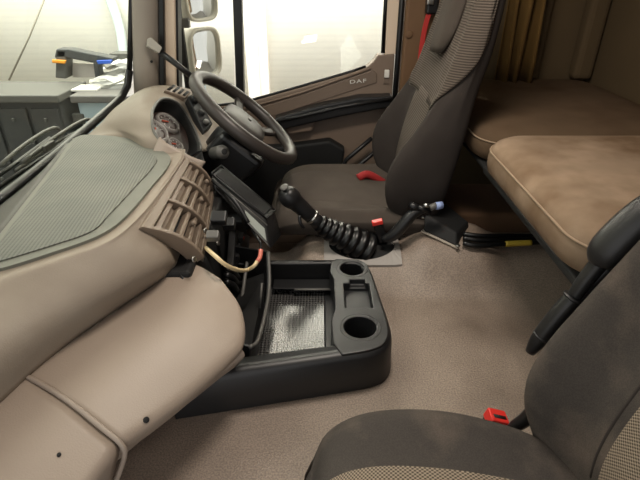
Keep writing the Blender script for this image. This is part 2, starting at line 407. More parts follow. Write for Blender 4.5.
link('top_pad', surf(ctrl, 72, 48), DASHTOP, D, True, [('solid', .006)])
# mat: border sheet and ribbed field lying on the pad
def patch(name, poly, z, m, h, n=64):
    pts = curve(poly, n, True); bm = bmesh.new()
    a = [bm.verts.new((p.x, p.y, z)) for p in pts]; b = [bm.verts.new((p.x, p.y, z + h)) for p in pts]
    bm.faces.new(b); bm.faces.new(list(reversed(a)))
    for i in range(n): bm.faces.new((a[i], a[(i + 1) % n], b[(i + 1) % n], b[i]))
    return link(name, bm, m, D, False)
mo = [(-.706, 1.35), (-.66, 1.12), (-.608, .86), (-.566, .67), (-.53, .655), (-.46, .712), (-.405, .772), (-.384, .85), (-.378, 1.0), (-.376, 1.12), (-.395, 1.20), (-.47, 1.28), (-.56, 1.345), (-.64, 1.37)]
mo = [Vector((x, y, 0)) for x, y in mo]
patch('mat_border', mo, ZT - .004, MATGREEN, .010)
cen = sum(mo, Vector()) / len(mo)
mi = []
for i, p in enumerate(mo):
    t = (mo[(i + 1) % len(mo)] - mo[i - 1]).normalized(); nrm = Vector((-t.y, t.x, 0))
    if nrm.dot(cen - p) < 0: nrm = -nrm
    off = .034 if 7 <= i <= 12 else (.012 if i <= 3 else .022)
    mi.append(p + nrm * off)
patch('mat_ribbed_field', mi, ZT - .003, MATRIB, .0115)
# dark ledge between mat and windscreen
rows = []
for i in range(17):
    y = .45 + .86 * i / 16
    fx = -.565 - .2 * (y - .66) if y < 1.34 else -.701
    rows.append([Vector((-.758, y, wbase(y) + .006)), Vector((-.728, y, wbase(y) + .022)), Vector((fx - .022, y, ZT + .001)), Vector((fx - .004, y, ZT + .0055))])
link('front_ledge', grid(rows), LEDGE, D, True, [('solid', .004)])

# glove box panel, its folded lower edge, and the panel before it
C1 = [(-.482, .565, .247), (-.45, .618, .248), (-.40, .715, .248), (-.352, .80, .248), (-.322, .872, .248), (-.305, .905, .247)]
C2 = [(-.300, .473, .196), (-.238, .565, .182), (-.172, .668, .180), (-.150, .722, .182), (-.164, .796, .200), (-.212, .858, .228)]
rows = []
for a, b in zip(C1, C2):
    a, b = Vector(a), Vector(b); d = b - a; L = d.length
    up = Vector((0, 0, 1)); back = Vector((-.75, .3, 0)).normalized()
    q = [a + Vector((-.015, 0, -.02)), a, a + d * .25 + up * .075 * L, a + d * .55 + up * .105 * L, a + d * .85 + up * .06 * L, b, b + back * .012 - up * .03, b + back * .05 - up * .075, b + back * .11 - up * .115]
    rows.append(q)
gbp = link('glove_box_panel', surf(rows, 40, 48), BEIGE2, D, True, [('solid', .006)])
C0 = [(-.545, .20, .247), (-.52, .36, .247), (-.482, .563, .247)]
CL = [(-.42, .12, .17), (-.365, .30, .18), (-.303, .470, .194)]
rows = []
for a, b in zip(C0, CL):
    a, b = Vector(a), Vector(b); d = b - a; L = d.length; up = Vector((0, 0, 1))
    rows.append([a + Vector((-.015, 0, -.02)), a, a + d * .25 + up * .070 * L, a + d * .55 + up * .098 * L, a + d * .85 + up * .055 * L, b, b + Vector((-.01, 0, -.04)), b + Vector((-.04, 0, -.12)), b + Vector((-.08, 0, -.24))])
spn = link('side_panel', surf(rows, 20, 40), BEIGE2, D, True, [('solid', .006)])
a, b = Vector(C1[0]), Vector(C2[0]); d = b - a; L = d.length; up = Vector((0, 0, 1))
tube('panel_piping', [a + Vector((0, 0, .002)), a + d * .25 + up * (.075 * L), a + d * .55 + up * .104 * L, a + d * .85 + up * .06 * L, b + Vector((.003, 0, 0)), b + Vector((.0, 0, -.03)), b + Vector((-.03, 0, -.10))], .0042, BEIGE, D, 8, 24)
# lower kick strip folded under the panel
k0 = [at(243, 352, Z=.155), at(215, 372, Z=.150), at(170, 406, Z=.150), at(128, 440, Z=.155)]
rows = [[p + Vector((-.03, .02, .02)), p, p + Vector((-.012, .008, -.03)), p + Vector((-.06, .03, -.10)), p + Vector((-.10, .05, -.15))] for p in k0]
link('kick_strip', surf(rows, 20, 16), BEIGE, D, True, [('solid', .004)])
bpy.context.view_layer.update()
def on_surface(o, px, py):
    a0_, b0_ = Vector((0, 0, CAM_Z)), at(px, py, Y=1.0)
    hit, loc, nr, _ = o.ray_cast(a0_ - world(o), (b0_ - a0_).normalized())
    nr = nr if nr.z > 0 else -nr
    return (loc + world(o), nr) if hit else (at(px, py, Z=.2), Vector((.5, -.2, .85)))
for nm, o_, px, py, r in (('fixing_clip', gbp, 184, 273, .006), ('fixing_clip', gbp, 146, 420, .005), ('panel_hole', spn, 59, 455, .003)):
    q_, n_ = on_surface(o_, px, py); disc(nm, r, .003, n_, q_ - n_ * .0005, BLACKM, D, 10)

# centre vents: frame with three bays of upright slats
vT = lambda t: Vector((-.350, .835, .374)).lerp(Vector((-.358, 1.205, .376)), t)     # upper edge
vB = lambda t: Vector((-.262, .905, .262)).lerp(Vector((-.305, 1.255, .262)), t)     # lower edge
nrm = (vB(.5) - vT(.5)).cross(vT(1) - vT(0)).normalized()
if nrm.x < 0: nrm = -nrm
def vp(t, s, h=0):
    bow = .018 * math.sin(math.pi * s)
    return vT(t).lerp(vB(t), s) + nrm * (h + bow)
def vstrip(name, t0, t1, s0, s1, h0, h1, m, parent=D, ns=6, nt=2):
    top = [[vp(t0 + (t1 - t0) * j / nt, s0 + (s1 - s0) * i / ns, h1) for j in range(nt + 1)] for i in range(ns + 1)]
    bot = [[vp(t0 + (t1 - t0) * j / nt, s0 + (s1 - s0) * i / ns, h0) for j in range(nt + 1)] for i in range(ns + 1)]
    bm = bmesh.new(); A = [[bm.verts.new(p) for p in r] for r in top]; B = [[bm.verts.new(p) for p in r] for r in bot]
    for i in range(ns):
        for j in range(nt):
            bm.faces.new((A[i][j], A[i][j + 1], A[i + 1][j + 1], A[i + 1][j])); bm.faces.new((B[i][j], B[i + 1][j], B[i + 1][j + 1], B[i][j + 1]))
    for i in range(ns):
        bm.faces.new((A[i][0], A[i + 1][0], B[i + 1][0], B[i][0])); bm.faces.new((A[i][nt], B[i][nt], B[i + 1][nt], A[i + 1][nt]))
    for j in range(nt):
        bm.faces.new((A[0][j], B[0][j], B[0][j + 1], A[0][j + 1])); bm.faces.new((A[ns][j], A[ns][j + 1], B[ns][j + 1], B[ns][j]))
    return link(name, bm, m, parent, True, [('bevel', .002)])
vent = vstrip('vent_back', .0, 1.0, .02, 1.0, -.030, -.022, BLACKM)
vstrip('vent_frame', -.02, 1.02, -.02, .10, -.03, .006, VENTM, vent, nt=10)
vstrip('vent_frame', -.02, 1.02, .93, 1.03, -.03, .006, VENTM, vent, nt=10)
bays = [(.0, .36), (.36, .70), (.70, 1.0)]
for t in (0, .36, .70, 1.0): vstrip('vent_frame', t - .018, t + .018, .02, 1.0, -.03, .006, VENTM, vent)
for a, b in bays:
    for i in range(5):
        sm_ = .10 + .83 * (i + .5) / 5
        vstrip('slat', a + .018, b - .018, sm_ - .045, sm_ + .028, -.020, -.001, VENTM, vent, ns=2, nt=4)
    tm = (a + b) / 2
    disc('vent_knob', .006, .010, nrm, vp(tm + .05, .62, -.002), VENTM, vent, 12)
for i in range(9):                                                              # small grille under the vents
    t = .02 + .10 * i
    tube('grille_rib', [vp(t, 1.03, -.004), vp(t + .012, 1.10, -.010), vp(t + .02, 1.16, -.03)], .0045, VENTM, vent, 6)

# instrument hood
R = [at(160, 141, Y=1.255), at(154, 131, Y=1.29), at(152, 118, Y=1.34), at(154, 107, Y=1.43), at(163, 98.5, Y=1.55), at(178, 103.5, Y=1.62), at(191, 122, Y=1.60), at(199, 140, Y=1.52), at(201, 151, Y=1.42)]
O1 = [at(143, 142, Y=1.27), at(133, 130, Y=1.33), at(132, 114, Y=1.40), at(140, 98, Y=1.52), at(158, 89, Y=1.66), at(184, 93, Y=1.72), at(199, 113, Y=1.69), at(207, 134, Y=1.60), at(209, 150, Y=1.48)]
O2 = [at(120, 136, Y=1.365), at(107, 129, Y=1.43), at(107, 119, Y=1.50), at(120, 104, Y=1.64), at(150, 86.5, Y=1.80), at(187, 89, Y=1.80), at(204, 109, Y=1.77), at(213, 130, Y=1.68), at(216, 148, Y=1.55)]
O3 = [Vector((-.735, 1.385, .375)), Vector((-.735, 1.42, wbase(1.42) + .010)), Vector((-.728, 1.56, wbase(1.56) + .010)), Vector((-.712, 1.70, wbase(1.70) + .010)), Vector((-.675, 1.86, .400)), Vector((-.50, 1.93, .40)), Vector((-.42, 1.90, .34)), Vector((-.37, 1.84, .27)), Vector((-.33, 1.70, .20))]
inn = [p + Vector((-.035, 0, -.03)) for p in R]
hood = link('instrument_hood', surf([[r[0] + Vector((.0, -.014, -.05))] + r for r in (O3, O2, O1, R)], 30, 54), DASHTOP, D, True, [('solid', .006)])
IN = [p.lerp(sum(R, Vector()) / len(R), .18) + Vector((-.10, 0, -.085)) for p in R]
link('hood_lining', surf([R, [a.lerp(b, .5) for a, b in zip(R, IN)], IN], 10, 48), BLACKM, hood, True, [('solid', .004)])
tube('hood_lip', R, .0045, GREYP, hood, 8, 60)
nb = [R[0].lerp(R[1], .25), at(166, 145, Y=1.25), at(174, 149.5, Y=1.25), at(190, 158, Y=1.25), at(204, 163, Y=1.26)]
link('hood_near_lip', surf([[p + Vector((-.02, -.05, -.05)) for p in nb], [p + Vector((-.002, -.014, -.004)) for p in nb], nb, [p + Vector((-.09, .02, -.08)) for p in nb]], 10, 20), BEIGE, hood, True, [('solid', .004)])
link('hood_end', surf([[R[-1], R[-1].lerp(nb[-1], .5), nb[-1]], [R[-1] + Vector((-.08, 0, -.10)), R[-1].lerp(nb[-1], .5) + Vector((-.08, 0, -.10)), nb[-1] + Vector((-.08, 0, -.10))]], 6, 8), BLACK, hood, True, [('solid', .004)])
# gauge plate at the bottom of the hood, tilted towards the driver
gc = Vector((-.505, 1.425, .366)); gn = Vector((.66, -.10, .74)).normalized()
gx = Vector((0, 1, 0)); gx = (gx - gn * gx.dot(gn)).normalized(); gy = gn.cross(gx)
if gy.z < 0: gy = -gy
def gp(u, v, h=0): return gc + gx * u + gy * v + gn * h
pts = curve([gp(-.115, -.09), gp(-.105, .005), gp(-.035, .052), (gp(.1, .08)), gp(.19, .06), gp(.19, -.09)], 30, True)
bm = bmesh.new(); bm.faces.new([bm.verts.new(p) for p in pts])
clus = link('instrument_cluster', bm, GFACE, D, False, [('solid', .01)])
for u, v, r, face in ((-.062, .018, .036, GFACE), (.025, .015, .048, GFACE), (-.068, -.050, .028, GFACE), (.115, .0, .040, GFACE), (.03, -.06, .026, GFACE)):
    lathe('gauge_bezel', [(r * .8, .002), (r * .82, .012), (r * .95, .014), (r * 1.05, .006), (r * 1.06, .0)], gn, gp(u, v), GAUGE, clus, 30)
    disc('gauge_dial', r * .79, .004, gn, gp(u, v, .004), face, clus, 26)
    tube('gauge_needle', [gp(u, v, .011), gp(u - r * .45, v + r * .4, .011)], .0022, GRED, clus, 6)
    for k in range(7):
        an = math.radians(-30 + 40 * k)
        tube('gauge_tick', [gp(u + math.cos(an) * r * .58, v + math.sin(an) * r * .58, .009), gp(u + math.cos(an) * r * .72, v + math.sin(an) * r * .72, .009)], .0014, WHITE, clus, 4)
boxo('warning_display', (-.03, .03, -.014, .014, 0, .005), GAMB, clus, .002, frame(gn, gp(-.108, -.018, .010)) @ Matrix.Scale(.6, 4))
boxo('warning_display', (-.016, .016, -.012, .012, 0, .005), GRED, clus, .002, frame(gn, gp(.02, 0.02, .010)) @ Matrix.Scale(.7, 4))
# side vent and light switch at the door end of the hood
sv = [at(163, 93, Y=1.62), at(172, 86.5, Y=1.70), at(190, 94.5, Y=1.72), at(184, 100.5, Y=1.66)]
sn = Vector((.55, -.15, .8)).normalized()
sv = [p + sn * .008 for p in sv]
svo = prism('side_vent', [p + sn * .004 for p in sv], -sn * .03, VENTM, hood, .004)
for i in range(4):
    f0, f1 = (i + .18) / 4, (i + .72) / 4
    q = [sv[0].lerp(sv[3], f) .lerp(sv[1].lerp(sv[2], f), s) + sn * .0042 for f, s in ((f0, .15), (f1, .15), (f1, .85), (f0, .85))]
    prism('vent_slot', q, sn * .0015, BLACKM, svo, 0)
sw = prism('switch_panel', [p + sn * .016 for p in (at(186, 100, Y=1.655), at(194, 95, Y=1.70), at(211, 127, Y=1.64), at(202, 136, Y=1.57))], -sn * .03, CONS, hood, .004)
disc('light_switch', .016, .025, sn, at(191.5, 105, Y=1.665) + sn * .012, BLACK, hood, 18)
disc('light_switch', .012, .014, sn, at(199, 117, Y=1.64) + sn * .012, BLACKM, hood, 18)
disc('light_switch', .010, .012, sn, at(204, 126, Y=1.61) + sn * .012, GREYP, hood, 18)

# centre stack below the vents: open black housing with switches
stack = boxo('centre_stack', (-.50, -.272, .84, 1.26, .00, .262), BLACKM, D, .01)
rows = [[(-.30, .845, .258), (-.262, .80, .20), (-.238, .795, .10), (-.23, .80, .01)], [(-.29, .90, .262), (-.250, .875, .20), (-.232, .86, .10), (-.225, .86, .01)], [(-.285, .955, .262), (-.262, .955, .20), (-.252, .95, .10), (-.245, .95, .01)]]
link('stack_side_panel', surf([[Vector(q) for q in r] for r in rows], 12, 20), BLACK, stack, True, [('solid', .005)])
for px, py in ((188.5, 262), (193, 259)):
    pass
for px, py, X in ((193.5, 259.5, -.262), (217.5, 243.5, -.262), (229.5, 242, -.262), (205, 231, -.265)):
    disc('screw_head', .006, .004, (.8, -.4, .4), at(px, py, X=X), METAL, stack, 10)
# switch strip with red symbols
e0, e1 = at(238, 233, X=-.236), at(231, 262, X=-.236)
sp = prism('switch_strip', [at(236, 229, X=-.238), at(250, 236, X=-.238), at(246, 290, X=-.225), at(232, 286, X=-.225)], (-.02, 0, 0), BLACK, stack, .003)
for i, (px, py) in enumerate(((241, 238), (238.5, 249), (237, 256))):
    q = at(px, py, X=-.231)
    boxo('switch', (-.006, .008, -.018, .018, -.011, .011), CONS, stack, .002, Matrix.Translation(q))
    boxo('red_symbol', (.008, .0095, -.006, .004, -.004, .004), RED, stack, 0, Matrix.Translation(q))
for i in range(3):
    tube('cable_guide', [at(226, 268 + 7 * i, X=-.232), at(233, 271 + 7 * i, X=-.222), at(239, 279 + 7 * i, X=-.222)], .008, BLACK, stack, 8, 8)
for (px, py, sx, sy, sz) in ((219, 218, .018, .03, .02), (229, 224, .016, .026, .026), (236, 219, .02, .03, .014), (213, 236, .014, .02, .02)):
    boxo('connector', (-sx, sx, -sy / 2, sy / 2, -sz / 2, sz / 2), BLACK if sx == .02 else GREYP if sx == .014 else CONS, stack, .003, Matrix.Translation(at(px, py, X=-.235)) @ Matrix.Rotation(.5, 4, 'X'))
# fold-out pocket lid standing open over the console
lid = [at(268.5, 252, X=-.137), at(269.5, 284, X=-.130), at(266, 310, X=-.132), at(258, 340, X=-.140), at(250, 347, X=-.150)]
low = [p + Vector((-.012, 0, -.075)) for p in lid]
pl = link('pocket_lid', surf([lid, low], 6, 20), CONS, D, True, [('solid', .006)])
tube('lid_rim', lid, .0045, GREYP, pl, 8, 20)
prism('lid_floor', [low[0] + Vector((0, 0, .01)), low[2] + Vector((0, 0, .01)), low[4] + Vector((0, 0, .01)), Vector((-.25, .83, .03)), Vector((-.25, 1.10, .05))], (0, 0, -.006), BLACKM, pl, .001)
prism('lid_side', [lid[4], low[4], Vector((-.235, .80, .05)), Vector((-.235, .80, .12))], (0, .006, 0), BLACK, pl, .001)
prism('lid_side', [lid[0], low[0], Vector((-.24, 1.14, .08)), Vector((-.24, 1.14, .15))], (0, .006, 0), BLACK, pl, .001)
tube('lid_divider', [at(249, 250, X=-.20), at(244, 284, X=-.205), at(240, 318, X=-.21), at(242, 330, X=-.2)], .005, GREYP, pl, 8, 12)
boxo('lid_catch', (-.008, .008, -.012, .012, -.014, .014), GREYP, pl, .003, Matrix.Translation(at(256, 320, X=-.165)))
tube('lid_stay', [at(262, 283, X=-.145), at(260, 308, X=-.15)], .003, GREYP, pl, 6)

# loose wire out of the stack
wr = empty('loose_wire', at(206, 248, X=-.25), 'cream wire with pink sleeved end hanging in a loop before the stack', 'wire')
wp = [at(206, 248, X=-.255), at(215, 256, X=-.222), at(226, 265, X=-.20), at(238, 270, X=-.185), at(247, 270, X=-.178), at(254, 266, X=-.160), at(258, 260, X=-.152)]
tube('wire', wp, .0048, CREAMW, wr, 8, 30)
tube('sleeve', [at(257.3, 261.5, X=-.153), at(260, 257, X=-.148), at(261, 250, X=-.147)], .0056, PINKW, wr, 8, 6)
tube('lead', [at(261, 251, X=-.147), at(260.5, 243, X=-.155), at(256, 236, X=-.17), at(252, 230, X=-.2)], .0035, RUBBER, wr, 8, 10)

# black storage unit pulled out of the dash and left tilted
un = empty('dash_storage_unit', at(246, 230, Y=1.2), 'loose black glossy storage unit pulled out of the dash and tilted', 'storage unit')
ua = at(221, 166, Y=1.33); ub = at(275, 211, Y=1.27)                       # far top edge
uc = at(211, 174, Y=1.27); ud = at(266, 219, Y=1.20)                       # near top edge
dn0 = at(213, 187, Y=1.22) - uc; dn1 = at(271, 250, Y=1.12) - ud
def hexa(name, top, bot, m, parent, bev=.004):
    bm = bmesh.new(); a = [bm.verts.new(p) for p in top]; b = [bm.verts.new(p) for p in bot]
    bm.faces.new(a); bm.faces.new(list(reversed(b)))
    for i in range(4): bm.faces.new((a[i], b[i], b[(i + 1) % 4], a[(i + 1) % 4]))
    return link(name, bm, m, parent, True, [('bevel', bev)] if bev else ())
un_top = [ua, ub, ud, uc]
ue, uf = at(282, 236, Y=1.24), at(221, 200, Y=1.30)
hexa('body', un_top, [uf, ue, ud + dn1, uc + dn0], BLACK, un, .006)
tn = (ub - ua).cross(uc - ua).normalized(); tn = tn if tn.z > 0 else -tn
ins4 = lambda q, k: [p.lerp(sum(q, Vector()) / 4, k) for p in q]
tp = ins4(un_top, .12)
prism('top_tray', [p + tn * .001 for p in tp], tn * .004, BLACKM, un, .002)
for a, b in ((ua, ub), (ub, ud), (ud, uc), (uc, ua)): tube('rim', [a + tn * .002, b + tn * .002], .003, CONS, un, 6)
m0, m1 = uc + dn0 * .35, ud + dn1 * .22
tube('rib', [m0, m1], .003, GREYP, un, 6)
fn = (ud - uc).cross(dn1).normalized(); fn = fn if fn.y < 0 else -fn
for f0, f1, g0, g1, m in ((.10, .50, .30, .55, CONS), (.58, .93, .45, .88, LCD)):
    q = []
    for f, g in ((f0, g0), (f1, g0), (f1, g1), (f0, g1)): q.append(uc.lerp(ud, f) + dn0.lerp(dn1, f) * g + fn * .001)
    prism('display_label' if m is LCD else 'slot', q, fn * .003, m, un, .001)
cb = [uc + dn0 * .6 + fn * .006, uc.lerp(ud, .35) + dn0.lerp(dn1, .35) * .75 + fn * .02, uc.lerp(ud, .6) + dn0.lerp(dn1, .6) * 1.0 + fn * .01]
tube('rear_cable', cb, .006, BLACK, un, 8, 12)

# ================================================================== STEERING WHEEL
sc = at(246, 118, Y=1.55); al = math.radians(41)
wn = Vector((math.sin(al), .05, math.cos(al))).normalized()
wu = Vector((-math.cos(al), 0, math.sin(al))); wv = wn.cross(wu)
SW = empty('steering_wheel', sc - wn * .20, 'worn grey steering wheel with padded hub and black column', 'steering wheel')
RW = .190
ring = [sc + (wu * math.cos(2 * math.pi * i / 48) + wv * math.sin(2 * math.pi * i / 48)) * RW for i in range(48)]
tube('rim', ring, 0.0205, LEATH, SW, 14, 0, closed=True)
def wq(u, v, h=0): return sc + wu * (u - .012) + wv * v + wn * h
hub = [wq(.07, -.075, -.02), wq(.085, 0, -.02), wq(.07, .075, -.02), wq(-.01, .088, -.02), wq(-.065, .06, -.02), wq(-.075, 0, -.02), wq(-.065, -.06, -.02), wq(-.01, -.088, -.02)]
o = curve(hub, 40, True); hc = wq(0, 0, -.02)
rows = [[hc + (p - hc) * k + wn * h for p in o] for k, h in ((.8, -.03), (1, -.02), (1, -.004), (.93, .012), (.7, .02), (.35, .024), (.02, .025))]
hb = link('hub', grid(rows, close_u=True, cap=True), HUBM, SW)
lathe('hub_emblem', [(.014, 0), (.014, .003), (.008, .004)], wn, wq(.0, 0, .004), GREYP, SW, 18, 1.0, .5)
for sgn in (-1, 1):
    for u0, u1 in ((.03, .06), (-.045, -.11)):
        a_, b_ = wq(u0, sgn * .07, -.022), wq(u1, sgn * math.sqrt(RW * RW - (u1-.012)**2) * .985, -.004)
        tube('spoke', [a_, a_.lerp(b_, .5) - wn * .008, b_], .0, LEATH, SW, 10, 8, flat=(.034, .016), up=tuple(wn))
lathe('column', [(.055, -.20), (.055, -.09), (.045, -.04), (.04, -.02)], wn, sc, BLACK, SW, 24)
# column shroud with ignition lock and stalk
sh = [wq(.045, -.085, -.06), wq(.045, .085, -.06), wq(-.12, .08, -.06), wq(-.12, -.09, -.06)]
hexa('column_shroud', sh, [p - wn * .16 + wu * .02 for p in sh], BLACK, SW, .02)
ig = at(222.5, 152, Y=1.37); ia = Vector((.55, -.75, .35)).normalized()
lathe('ignition_lock', [(.021, -.06), (.021, .0), (.019, .006), (.015, .007), (.014, .013), (.006, .014)], ia, ig, GREYP, SW, 22)
disc('key_slot', .009, .003, ia, ig + ia * .013, BLACKM, SW, 14)
tube('stalk', [wq(-.02, -.08, -.09), wq(-.03, -.13, -.08), wq(-.03, -.16, -.075)], [.010, .008, .011], BLACK, SW, 10, 8)

# black rod held in a clear clip on the pillar
gr = empty('pillar_rod', at(158, 50, Y=1.86), 'slim black rod hanging from a pale clip on the pillar', 'rod')
tube('rod', [at(160, 52, Y=1.855), at(175, 63, Y=1.84), at(191, 76, Y=1.83)], .011, BLACK, gr, 10)
prism('clip', [at(147, 39, Y=1.86), at(150, 38, Y=1.86), at(161, 48, Y=1.855), at(158, 54, Y=1.855), at(146, 47, Y=1.86)], (0.01, -.014, 0.004), mat('clear_grey_clip', (176, 170, 160), .4), gr, .003)

# ================================================================== CENTRE CONSOLE
K = empty('centre_console', (-.02, .95, 0), 'charcoal floor console tray with two cup holders on beige floor', 'console')
ZC = .12
# outline (top rim) clockwise; bottom outline a little larger
tout = [(-.30, .672), (-.20, .692), (.03, .738), (.115, .758), (.150, .785), (.162, .84), (.150, .98), (.138, 1.085), (.118, 1.118), (.08, 1.128), (-.10, 1.128), (-.30, 1.128)]
tin = [(-.30, .715), (-.20, .735), (.022, .775), (.108, .786), (.124, .80), (.136, .84), (.126, .98), (.114, 1.075), (.105, 1.093), (.075, 1.10), (-.10, 1.098), (-.30, 1.098)]
def dens(p, n=8):
    q = []
    for i in range(len(p) - 1):
        for k in range(n): q.append(cr([Vector((x, y, 0)) for x, y in p], i + k / n))
    return q + [Vector((p[-1][0], p[-1][1], 0))]
O_, I_ = dens(tout), dens(tin)
def lift(L, z, k=0, ref=None):
    return [Vector((p.x, p.y, z)) + ((p - r).normalized() * k if ref else Vector()) for p, r in zip(L, ref or L)]
rows = [lift(O_, .002, .006, I_), lift(O_, .05, .004, I_), lift(O_, ZC - .018, .002, I_), lift(O_, ZC - .004, -.004, I_), lift(O_, ZC, -.014, I_)]
rows += [[Vector((p.x, p.y, ZC)) for p in I_], lift(I_, ZC - .006, -.005, [2 * b - a for a, b in zip(I_, O_)]), lift(I_, .03, .0), ]
# the raised end deck spans from x=.05 to .16: cut by building it as one deck with holes below
body = link('body', grid(rows), CONS, K, True)
prism('tray_floor', [Vector((-.30, .70, .012)), Vector((.06, .77, .012)), Vector((.06, 1.11, .012)), Vector((-.30, 1.11, .012))], (0, 0, .016), CONS, K, .002)
prism('perforated_mat', [Vector((-.30, .725, .029)), Vector((.012, .795, .029)), Vector((.012, 1.085, .029)), Vector((-.30, 1.085, .029))], (0, 0, .004), CONSMAT, K, .002)
bpl = prism('back_shelf', [Vector((-.13, 1.055, .055)), Vector((.035, 1.055, .055)), Vector((.035, 1.098, .055)), Vector((-.13, 1.098, .055))], (0, 0, .006), CONS, K, .002)
tube('back_ledge', [(-.07, 1.052, .058), (.03, 1.052, .058)], .0035, GREYP, K, 6)
boxo('side_step', (.012, .047, .80, 1.085, .026, .036), CONS, K, .004)
# cups and small tray recess sunk in the deck: the deck is a solid with boolean cuts
cups = [(.092, .835, .040), (.088, 1.075, .036)]
def cutter(bm_fn):
    bm = bmesh.new(); bm_fn(bm); bmesh.ops.recalc_face_normals(bm, faces=bm.faces)
    me = bpy.data.meshes.new('cut'); bm.to_mesh(me); bm.free(); o = bpy.data.objects.new('cut', me); C.objects.link(o); return o
def cyl(bm, x, y, r0, r1, z0, z1, n=32):
    a = [bm.verts.new((x + math.cos(6.28318 * i / n) * r0, y + math.sin(6.28318 * i / n) * r0, z0)) for i in range(n)]
    b = [bm.verts.new((x + math.cos(6.28318 * i / n) * r1, y + math.sin(6.28318 * i / n) * r1, z1)) for i in range(n)]
    bm.faces.new(a); bm.faces.new(b)
    for i in range(n): bm.faces.new((a[i], a[(i + 1) % n], b[(i + 1) % n], b[i]))
cuts = [cutter(lambda bm, c=c: cyl(bm, c[0], c[1], c[2] - .005, c[2], .035, .3)) for c in cups]
cuts.append(cutter(lambda bm: box(bm, .062, .128, .905, 1.005, .092, .3)))
cuts.append(cutter(lambda bm: box(bm, .078, .118, .99, 1.022, .104, .3)))
bm = bmesh.new(); nb_ = [p for p in O_]
deck = []
half = [p + (q - p).normalized() * .006 for p, q in zip(O_, I_) if p.x > .03]
ring_ = half + [Vector((.030, 1.10, 0)), Vector((.026, 1.06, 0)), Vector((.036, 1.02, 0)), Vector((.036, .90, 0)), Vector((.026, .86, 0)), Vector((.030, .78, 0))]
ring_ = [Vector((p.x, p.y, .01)) for p in ring_]
a = [bm.verts.new(p) for p in ring_]; b = [bm.verts.new(p + Vector((0, 0, ZC + .0035 - .01))) for p in ring_]
bm.faces.new(a); bm.faces.new(list(reversed(b))); n = len(a)
for i in range(n): bm.faces.new((a[i], b[i], b[(i + 1) % n], a[(i + 1) % n]))
dk = link('cup_holder_deck', bm, CONS, K, False)
dk.location = dk.location
for c in cuts:
    md = dk.modifiers.new('cut', 'BOOLEAN'); md.object = c; md.operation = 'DIFFERENCE'; md.solver = 'EXACT'
bpy.context.view_layer.update()
dg = bpy.context.evaluated_depsgraph_get()
ev = bpy.data.meshes.new_from_object(dk.evaluated_get(dg)); dk.modifiers.clear(); dk.data = ev
x = dk.modifiers.new('bevel', 'BEVEL'); x.width = .003; x.segments = 2; x.limit_method = 'ANGLE'; x.angle_limit = math.radians(50)
for c in cuts: bpy.data.objects.remove(c)
for cx, cy, r in cups:
    lathe('cup_ring', [(r + .001, -.004), (r + .0035, .002), (r + .006, .004), (r + .009, .002)], (0, 0, 1), (cx, cy, ZC + .001), CONS, K, 36, cap=False)
    disc('cup_mat', r * .8, .004, (0, 0, 1), (cx, cy, .036), BLACKM, K, 24)
boxo('tray_insert', (.066, .124, .91, 1.0, .093, .097), CONS, K, .001)

K.scale = (1, 1.0243, .84); K.location.y = .95 * 1.0243
# ================================================================== GEAR LEVER
GB = at(362, 249, Y=1.25)
G = empty('gear_lever', (GB.x, GB.y, .07), 'black gear lever with ribbed rubber gaiter between console and driver seat', 'gear lever')
zg = GB.z + .014
gk = at(286, 194, Y=1.235); gm = at(318, 222, Y=1.245)
hole = bmesh.new()
n = 48; ccx = GB + Vector((.0, .01, 0)); outr, inr = [], []
for i in range(n):
    an = 2 * math.pi * i / n; cx, sy = math.cos(an), math.sin(an)
    k = 1 / max(abs(cx) / .115, abs(sy) / .068)
    fz = lambda p: Vector((p.x, p.y, floor_h(p.x, min(p.y, 1.33))))
    outr.append(fz(Vector((ccx.x + cx * k + .0, ccx.y + sy * k, 0))))
    inr.append(fz(Vector((ccx.x + cx * .100 + .0, ccx.y + sy * .054, 0))))
bm = grid([[p + Vector((0, 0, -.004)) for p in outr], [p + Vector((0, 0, .008)) for p in outr], [p + Vector((0, 0, .010)) for p in inr], [p + Vector((0, 0, .0)) for p in inr]], close_u=True)
wl_ = bmesh.new(); wl_.faces.new([wl_.verts.new(p + Vector((0, 0, .004))) for p in inr]); link('hole_shade', wl_, BLACKM, G, False)  # black sheet standing in for the dark depth of the plate opening
link('base_plate', bm, mat('grey_gear_plate', (150, 144, 138), .5), G, False)
# gaiter: stacked rings shrinking to the lever
base = GB + Vector((.0, .01, -.01)); tip = gm
rows = []; nb2 = 8
ax = (tip - base).normalized(); M = frame(ax, (0, 0, 0))
ctrlp = [base + Vector((.018, 0, 0)), base.lerp(tip, .35) + Vector((.006, 0, .004)), base.lerp(tip, .7), tip]
for i in range(nb2 * 6 + 1):
    t = i / (nb2 * 6); c0 = cr(ctrlp, t * 3); r = .052 * (1 - t) + .021 * t + (.012 - .004 * t) * (abs(math.sin(math.pi * t * nb2)) ** .8 - .5)
    ti = (cr(ctrlp, min(3, t * 3 + .1)) - cr(ctrlp, max(0, t * 3 - .1))).normalized(); Mi = frame(ti, c0)
    rows.append([Mi @ Vector((math.cos(2 * math.pi * j / 26) * r, math.sin(2 * math.pi * j / 26) * r, 0)) for j in range(26)])
link('gaiter', grid(rows, close_u=True, cap=True), RUBBER, G)
dirk = (gk - gm).normalized()
tube('shaft', [gm - dirk * .02, gm + dirk * .04], .021, BLACK, G, 16)
lathe('chrome_ring', [(.0222, 0), (.0225, .004), (.0222, .008)], dirk, gm + dirk * .02, METAL, G, 20)
tube('grip', [gm + dirk * .03, gm + dirk * .06, gm + dirk * .09, gk - dirk * .02, gk + dirk * .004, gk + dirk * .016], [.021, .023, .0245, .030, .026, .008], BLACK, G, 16, 18)
